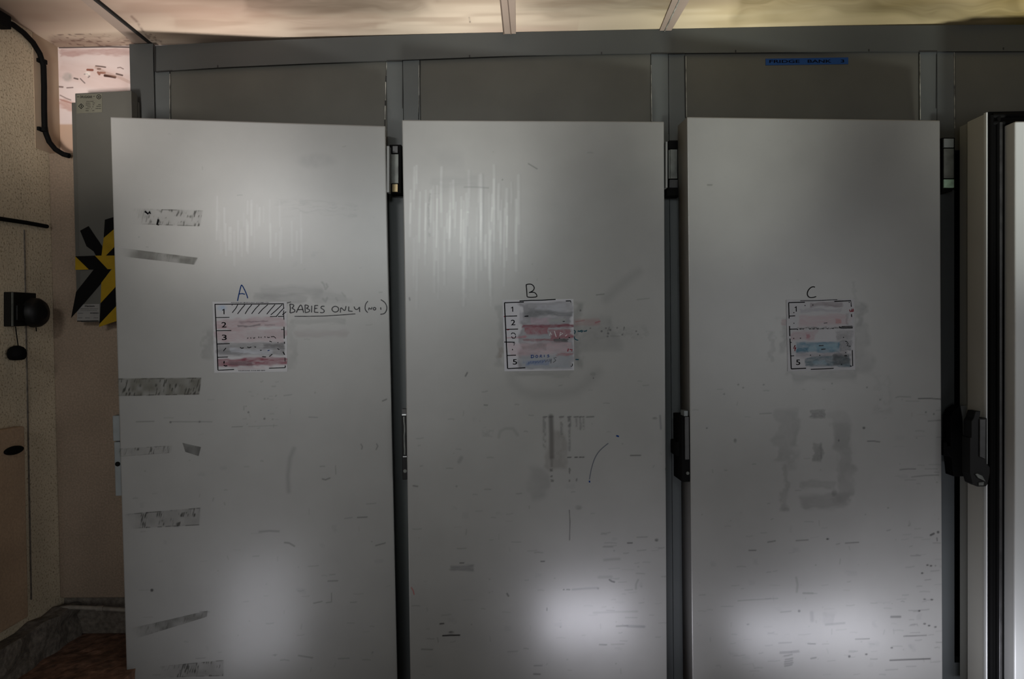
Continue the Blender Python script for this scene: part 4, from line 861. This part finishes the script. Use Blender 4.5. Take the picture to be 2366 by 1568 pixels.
def pB(C):
    s = lambda x: (x-200)/1.05; t_ = lambda y: (y-330)/1.06
    C.smear(0, 0, 1000, 1000, (.34, .34, .37), .75, soft=30, nx=150, ny=120, seed=1)
    C.smear(s(440), t_(360), s(1240), t_(1340), (.13, .13, .14), .82, soft=60, nx=200, ny=90, seed=2)
    C.smear(s(540), t_(500), s(1210), t_(580), (.07, .075, .08), .7, soft=40, nx=120, ny=26, seed=3); C.smear(s(720), t_(400), s(1150), t_(500), (.26, .27, .30), .5, soft=40, nx=90, ny=26, seed=4)
    C.smear(s(600), t_(600), s(900), t_(700), (.28, .20, .24), .6, soft=40, nx=40, ny=40, seed=5); C.smear(s(860), t_(620), s(1130), t_(670), (.22, .23, .22), .6, soft=24, nx=70, ny=24, seed=6)
    C.smear(s(480), t_(705), s(1235), t_(755), (.12, .025, .04), .9, soft=24, nx=90, ny=18, seed=7); C.smear(s(240), t_(870), s(560), t_(900), (.25, .08, .10), .7, soft=26, nx=60, ny=16, seed=8)
    C.smear(s(520), t_(750), s(880), t_(850), (.17, .04, .055), .8, soft=24, nx=30, ny=30, seed=9); C.smear(s(880), t_(780), s(1220), t_(920), (.17, .045, .06), .8, soft=30, nx=40, ny=34, seed=10)
    C.smear(s(520), t_(850), s(900), t_(910), (.20, .22, .24), .75, soft=24, nx=90, ny=16, seed=11); C.smear(s(500), t_(920), s(960), t_(950), (.13, .04, .05), .75, soft=16, nx=90, ny=12, seed=12); C.smear(s(950), t_(925), s(1160), t_(970), (.02, .02, .02), .85, soft=18, nx=60, ny=16, seed=13)
    C.smear(s(240), t_(970), s(1200), t_(1140), (.33, .22, .24), .55, soft=60, nx=110, ny=50, seed=14); C.smear(s(480), t_(1000), s(860), t_(1060), (.10, .08, .08), .5, soft=36, nx=40, ny=30, seed=15); C.smear(s(1000), t_(1130), s(1230), t_(1170), (.20, .06, .07), .7, soft=24, nx=50, ny=18, seed=16)
    C.smear(s(490), t_(1160), s(1220), t_(1350), (.19, .21, .23), .65, soft=50, nx=90, ny=50, seed=17); C.smear(s(500), t_(1240), s(900), t_(1310), (.08, .12, .22), .6, soft=30, nx=50, ny=26, seed=18)
def dB(b, at, n):
    S = lambda L: [((x-200)/1.05, (y-330)/1.06) for x, y in L]
    R = lambda L, w=12, mi=0: rib(b, at, n, S(L), w, mi)
    R([(228, 372), (238, 860), (248, 1350)], 15); R([(228, 373), (515, 366)], 13); R([(450, 350), (620, 342), (780, 342), (985, 333)], 14); R([(1135, 358), (1208, 357), (1210, 380)], 14); R([(248, 1350), (515, 1342)], 13); R([(1225, 1290), (1224, 1325), (1200, 1330)], 12)
    R([(240, 573), (410, 570)], 12); R([(245, 768), (420, 765)], 12); R([(210, 955), (365, 960)], 13); R([(250, 1155), (380, 1153)], 12)
    digit(b, at, '1', (343-200)/1.05, (470-330)/1.06, 0, 70, 62); digit(b, at, '2', (348-200)/1.05, (667-330)/1.06, 0, 76, 62); digit(b, at, '5', (360-200)/1.05, (1252-330)/1.06, 0, 76, 62)
    R([(315, 840), (330, 822), (360, 825), (382, 850)], 12); R([(318, 875), (335, 900), (368, 898), (382, 880), (380, 862)], 12); R([(340, 975), (365, 970), (350, 1010)], 10, 4); R([(322, 1068), (335, 1070)], 18)
    for q in ([(890, 870), (900, 820), (920, 860)], [(960, 800), (985, 890)], [(1040, 880), (1050, 820), (1085, 840), (1050, 860)], [(1120, 880), (1150, 860)]): R(q, 9, 3)
    R([(605, 1196), (612, 1156)], 10, 1); R([(600, 1157), (640, 1158), (648, 1178), (630, 1194), (602, 1197)], 10, 1); R([(690, 1157), (676, 1168), (674, 1185), (688, 1192), (704, 1184), (706, 1168), (690, 1157)], 10, 1); R([(738, 1192), (742, 1156)], 9, 1); R([(742, 1156), (764, 1158), (764, 1170), (744, 1174), (770, 1190)], 9, 1); R([(802, 1155), (803, 1186)], 9, 1); R([(876, 1156), (858, 1154), (850, 1164), (868, 1170), (878, 1180), (862, 1188), (848, 1184)], 9, 1)
    for k in range(7): x = 560+k*52; R([(x, 1290-k*5), (x+10, 1255-k*6), (x+24, 1285-k*6), (x+36, 1250-k*6)], 7, 1 if k < 5 else 4)
    R([(900, 1280), (905, 1215)], 9, 4); R([(985, 1195), (945, 1200), (975, 1240), (935, 1270)], 9, 4)
    R([(1155, 1110), (1168, 1065)], 12, 2); R([(1185, 1078), (1225, 1080), (1215, 1108)], 12, 2); R([(215, 575), (240, 582)], 16, 2); R([(255, 775), (290, 770)], 14, 2); R([(1030, 905), (1040, 915)], 14); R([(1170, 900), (1195, 905)], 12); R([(1085, 662), (1118, 658)], 10); R([(520, 578), (578, 574)], 14)
def pC(C):
    s = lambda x: (x-370)/1.03; t_ = lambda y: (y-330)/1.075
    C.smear(0, 0, 1000, 1000, (.42, .42, .45), .6, soft=20, nx=140, ny=110, seed=1)
    C.smear(s(720), t_(380), s(1210), t_(450), (.17, .14, .15), .72, soft=36, nx=140, ny=22, seed=2); C.smear(s(600), t_(470), s(1200), t_(520), (.27, .27, .30), .6, soft=30, nx=120, ny=16, seed=3)
    C.smear(s(560), t_(570), s(1320), t_(740), (.38, .29, .31), .7, soft=50, nx=140, ny=26, seed=4); C.smear(s(1120), t_(630), s(1180), t_(690), (.35, .12, .12), .6, soft=30, nx=30, ny=24, seed=5); C.smear(s(1260), t_(560), s(1310), t_(720), (.20, .18, .18), .5, soft=24, nx=30, ny=60, seed=6)
    C.smear(s(520), t_(750), s(1370), t_(785), (.05, .045, .045), .75, soft=16, nx=50, ny=12, seed=7, thr=.35); C.smear(s(1170), t_(745), s(1375), t_(775), (.015, .015, .015), .9, soft=14, nx=70, ny=10, seed=8)
    C.smear(s(440), t_(790), s(800), t_(930), (.33, .22, .24), .6, soft=50, nx=50, ny=40, seed=9); C.smear(s(640), t_(850), s(700), t_(910), (.28, .04, .07), .55, soft=30, nx=20, ny=20, seed=10); C.smear(s(1130), t_(790), s(1340), t_(960), (.13, .13, .13), .5, soft=50, nx=50, ny=40, seed=11)
    C.smear(s(500), t_(985), s(1200), t_(1125), (.07, .17, .24), .88, soft=36, nx=80, ny=26, seed=12); C.smear(s(700), t_(1020), s(1140), t_(1090), (.20, .32, .38), .6, soft=36, nx=60, ny=18, seed=13); C.smear(s(510), t_(1040), s(680), t_(1130), (.02, .10, .16), .7, soft=30, nx=26, ny=24, seed=14)
    C.smear(s(1190), t_(970), s(1340), t_(1110), (.10, .11, .12), .65, soft=36, nx=40, ny=24, seed=15); C.smear(s(500), t_(1125), s(1300), t_(1200), (.20, .19, .21), .6, soft=36, nx=90, ny=22, seed=16)
    C.smear(s(640), t_(1200), s(1320), t_(1350), (.085, .125, .15), .88, soft=36, nx=90, ny=24, seed=17); C.smear(s(1080), t_(1180), s(1330), t_(1330), (.04, .045, .05), .75, soft=46, nx=60, ny=40, seed=18); C.smear(s(740), t_(1260), s(960), t_(1300), (.20, .30, .36), .5, soft=26, nx=60, ny=14, seed=19)
def dC(b, at, n):
    S = lambda L: [((x-370)/1.03, (y-330)/1.075) for x, y in L]
    R = lambda L, w=12, mi=0: rib(b, at, n, S(L), w, mi)
    R([(405, 375), (408, 615)], 14); R([(411, 725), (413, 880)], 14); R([(414, 915), (424, 1372)], 14); R([(405, 375), (650, 372)], 13); R([(580, 350), (800, 350), (1140, 340)], 9); R([(1095, 366), (1345, 358), (1352, 450)], 13); R([(1352, 560), (1356, 605)], 12); R([(1358, 1105), (1362, 1345), (1320, 1350)], 12)
    R([(424, 1372), (650, 1367)], 14); R([(720, 1385), (880, 1382), (1070, 1376)], 12); R([(410, 577), (500, 574)], 12); R([(415, 775), (520, 773), (540, 785)], 12); R([(415, 975), (440, 974)], 10); R([(420, 1177), (472, 1175)], 11)
    R([(1160, 748), (1190, 768), (1370, 770)], 12); R([(1200, 745), (1365, 742)], 9)
    for x in (560, 600, 700, 760, 820, 900, 970, 1050): R([(x, 768), (x+22, 778), (x+30, 762)], 9)
    digit(b, at, '1', (514-370)/1.03, (472-330)/1.075, 0, 74, 56); digit(b, at, '5', (530-370)/1.03, (1275-330)/1.075, 0, 76, 62)
    R([(490, 1020), (465, 1068), (505, 1065)], 12, 2); R([(495, 1045), (482, 1105)], 12, 2); R([(490, 1015), (470, 1050)], 8)
    R([(1325, 492), (1335, 525), (1355, 520), (1358, 480), (1365, 525), (1382, 520), (1378, 480)], 13, 2); R([(1250, 970), (1270, 972), (1288, 985), (1270, 1005), (1300, 1000), (1280, 1040), (1315, 1030), (1300, 1055), (1335, 1045)], 10)
    for x, y in ((650, 420), (768, 415), (470, 912), (572, 912), (1225, 910), (1255, 1140), (1190, 1318), (1330, 1345), (1320, 380), (480, 525), (478, 685), (860, 1175), (720, 1170)): R([(x-6, y), (x+8, y+3)], 13)
    R([(930, 692), (985, 686)], 9, 4); R([(850, 1030), (920, 1028)], 14, 4); R([(885, 1085), (950, 1082)], 14, 4); R([(1235, 1190), (1275, 1188)], 12)
card(DA, [(491, 696.5), (663, 696), (495, 861), (664, 858.5)], pA, dA, 'white numbered card with rubbed-out names')
card(DB, [(1161, 692.5), (1325, 690.5), (1165.5, 857.5), (1326.5, 855)], pB, dB, 'smeared numbered card')
card(DC, [(1816.5, 692), (1974, 690), (1820, 857), (1976, 854)], pC, dC, 'numbered card smeared with blue')

# door handles (on the free edge of each door)
def handle(D, kind):
    o, n, d, h = D['o'], D['n'], D['d'], D['h']
    tl, bl = D['c'][0], D['c'][2]
    def edge(z): return tl+(bl-tl)*((z-tl[2])/(bl[2]-tl[2]))
    def bx(mb, a0, a1, b0, b1, z0, z1, mi=0):
        """a: beyond the free edge, b: in front (+) / behind (-) the door face"""
        q = []
        for (a_, z_) in ((a0, z0), (a1, z0), (a1, z1), (a0, z1)):
            p = edge(z_)+d*a_+n*b1; p = np.array([p[0], p[1], z_]); q.append(p)
        mb.prism(q, -n*(b1-b0), mi)
    zz = lambda y: hit(edge(.8)[0], y, h, n)[2] if False else None
    def zpx(y): 
        px_, _ = projn(edge(.8)); return hit(px_, y, h, n)[2]
    return o, n, d, edge, bx, zpx
o, n, d, edge, bx, zpx = handle(DA, 0)
za0, za1, zam = zpx(1146), zpx(960), zpx(1020)
b = MB(); bx(b, 0, .0225, -.05, -.004, zam+.001, za1); b.build('grip', M['handle'], o, bevel=.003)
b = MB(); bx(b, 0, .0205, -.05, -.006, za0, zam-.001); b.build('lock_plate', M['handle'], o, bevel=.002)
b = MB(); c0 = edge(zpx(1072))+d*.0105-n*.006; b.lathe(c0, n, [(0, .0075), (.002, .0075), (.0025, .005)], 20); b.build('lock', M['black'], o)
o, n, d, edge, bx, zpx = handle(DB, 0)
b = MB(); bx(b, 0, .0165, -.06, -.002, zpx(1108), zpx(957)); b.build('grip', M['blackgloss'], o, bevel=.002)
b = MB(); bx(b, .001, .0145, -.03, -.004, zpx(957), zpx(945)); b.build('grip_end', M['darkgrey'], o)
b = MB(); bx(b, .001, .0145, -.004, .000, zpx(959), zpx(956.5)); b.build('grip_band', M['bright'], o); b = MB(); bx(b, .001, .0135, -.004, .000, zpx(1055.5), zpx(1053.5)); b.build('grip_band', M['bright'], o)
b = MB(); r = random.Random(2); q = []
for k in range(9): q.append(edge(zpx(962+k*11))+d*(.0075+r.uniform(-.001, .001))+n*.0)
b.ribbon(q, .004, n, 0, .0004); b.build('grip_streak', M['steel'], o)  # pale streak down the grip
b = MB(); c0 = edge(zpx(1088))+d*.0072-n*.002; b.lathe(c0, n, [(0, .0062), (.0025, .0062), (.003, .0045)], 20); b.build('lock', M['steel'], o)
o, n, d, edge, bx, zpx = handle(DC, 0)
b = MB(); bx(b, -.002, .026, -.10, -.006, zpx(1114), zpx(961)); bx(b, .022, .036, -.10, -.03, zpx(1058), zpx(1024)); b.build('handle_body', M['black'], o, bevel=.003)
b = MB(); bx(b, .004, .0175, -.03, .001, zpx(1061), zpx(962)); b.build('grip', M['darkgrey'], o, bevel=.001)
b = MB(); bx(b, .006, .018, -.04, -.004, zpx(961), zpx(949)); b.build('grip_end', M['handle'], o)
b = MB(); c0 = edge(zpx(1093))+d*.0085-n*.005; b.lathe(c0, n, [(0, .0055), (.003, .0055), (.0035, .004)], 20); b.build('lock', M['steel'], o)

# hinges
def hinge(D, parts):
    b0 = None
    for name, m, rects in parts:
        b = MB()
        for (x0, y0, x1, y1, Yf, t_) in rects: b.pbox(x0, y0, x1, y1, Yf, t_)
        if b0 is None: b0 = b.build(name, M[m], D['o'], bevel=.001)
        else: b.build(name, M[m], D['o'], bevel=.0006)
hinge(DA, [('hinge', 'black', [(900, 334, 927, 446, -.060, .0585)]), ('hinge_leaf', 'worn', [(893.5, 337, 899.5, 444, -.124, .03)]), ('hinge_plate', 'steel', [(901, 356, 920.5, 423, -.066, .006)]), ('hinge_cap', 'darkgrey', [(907, 337, 919, 353, -.066, .006)]), ('hinge_cap', 'brass', [(906, 425, 919, 443, -.066, .006)])])
hinge(DB, [('hinge', 'black', [(1545, 324, 1567, 344, -.062, .06), (1547, 343, 1571, 434, -.058, .056), (1539.5, 432, 1572, 451, -.062, .06)]), ('hinge_leaf', 'worn', [(1538, 327, 1542.5, 433, -.124, .03), (1545, 346, 1547.6, 412, -.066, .006)]), ('hinge_plate', 'steel', [(1548.5, 345, 1565, 412, -.066, .008)]), ('hinge_cap', 'darkgrey', [(1546.5, 415, 1566, 433, -.066, .008)])])
hinge(DC, [('hinge', 'black', [(2177, 318, 2206.5, 437, -.056, .054), (2177, 437, 2200, 442, -.056, .054)]), ('hinge_plate', 'steel', [(2181, 343, 2204, 411, -.062, .006)]), ('hinge_cap', 'handle', [(2181, 320, 2204, 340, -.062, .006)]), ('hinge_cap', 'green', [(2181, 414, 2204.5, 433, -.062, .006)])])

# ------------------------------------------------------------------ the swung-open door at the right
YE0, YE1 = -.045, -.205
fe = PY(2220, 290, YE0); ne = PY(2283, 259, YE1)
xe = (fe[0]+ne[0])/2; zE = 1.925
xe0, xe1 = fe[0], ne[0]
XRr = 2.42; XEL = PY(2283, 700, YE1)[0]; xb = PY(2217, 900, YE0)[0]
fbz = PY(2283, 259, YE1)[2]; ffz = PY(2220, 290, YE0)[2]
b = MB()   # shell as a wedge-topped slab
xm = (xb+XEL)/2; YM = -.108
zm = (fbz+ffz)/2
b.box(xb, XRr, YM, YE0, .0, min(ffz, fbz)); T = b.build('door', M['dedge'], cabD, bevel=.002, label='door swung fully open, white inner side facing out')
b = MB(); b.box(XEL-.004, XRr, YE1+.006, YM-.0005, .0, fbz-.002); b.build('edge_frame', M['dedge2'], T, bevel=.003)
b = MB(); b.box(XEL-.006, XEL-.001, YE1, YE1+.012, .0, fbz); b.build('edge_strip', M['liner'], T, bevel=.001)
x1 = PY(2319, 700, YE1)[0]; ztl = PY(2320, 291, YE1)[2]
b = MB(); g0 = YE1-.004
b.box(XEL, x1+.01, g0, YE1+.012, .0, fbz); b.box(x1+.01, XRr, g0, YE1+.012, ztl+.001, fbz)
for xx in (PY(2290, 700, g0)[0], PY(2306, 700, g0)[0]): b.tube([(xx, g0+.001, .06), (xx, g0+.001, fbz-.012)], .0075, 10)
for k in (.012, .034): b.tube([(XEL+.01, g0+.001, fbz-k), (XRr-.01, g0+.001, fbz-k)], .0075, 10)
b.build('gasket', M['black'], T)
b = MB(); gx = PY(2313, 700, g0-.006)[0]; b.box(gx-.006, gx+.004, g0-.008, g0, .0, ztl+.01); b.build('gasket_lip', M['darkgrey'], T, bevel=.002)
b = MB(); b.box(x1, XRr-.03, YE1-.05, YE1, .10, ztl)
b.build('inner_liner', M['liner'], T, bevel=.004)
zl = lambda L, Yp: [tuple(PY(2170+x/7.13, 920+y/7.13, Yp)) for x, y in L]
b = MB(); b.prism(zl([(240, 200), (350, 120), (385, 300), (400, 700), (500, 660), (500, 1240), (460, 1285), (235, 1285), (205, 980), (135, 905), (125, 945), (80, 945), (80, 720), (130, 720), (140, 780), (190, 780), (190, 300)], -.075), (0, .045, 0)); 
b.build('latch_body', M['black'], T, bevel=.002)
b = MB(); b.prism(zl([(362, 122), (455, 122), (500, 240), (470, 690), (432, 640), (392, 300)], -.082), (0, .006, 0)); b.build('latch_lever', M['handle'], T, bevel=.001)
b = MB(); b.prism(zl([(600, 210), (685, 210), (665, 325), (790, 325), (790, 1080), (840, 1130), (840, 1230), (805, 1405), (775, 1450), (640, 1455), (550, 1410), (505, 1240), (505, 650), (530, 640), (530, 380), (570, 320)], -.215), (0, .04, 0)); b.build('handle_body', M['blackgloss'], T, bevel=.002)
b = MB(); b.prism(zl([(670, 345), (768, 345), (762, 1000), (670, 960)], -.220), (0, .006, 0)); b.build('grip', M['darkgrey'], T, bevel=.001)
b = MB(); b.prism(zl([(600, 1245), (630, 1238), (715, 1275), (768, 1372), (650, 1312)], -.221), (0, .006, 0)); b.prism(zl([(655, 1385), (740, 1375), (735, 1435), (655, 1435)], -.220), (0, .006, 0)); b.build('handle_glint', M['steel'], T, bevel=.0008)  # steel plates shaped as the highlights on the handle
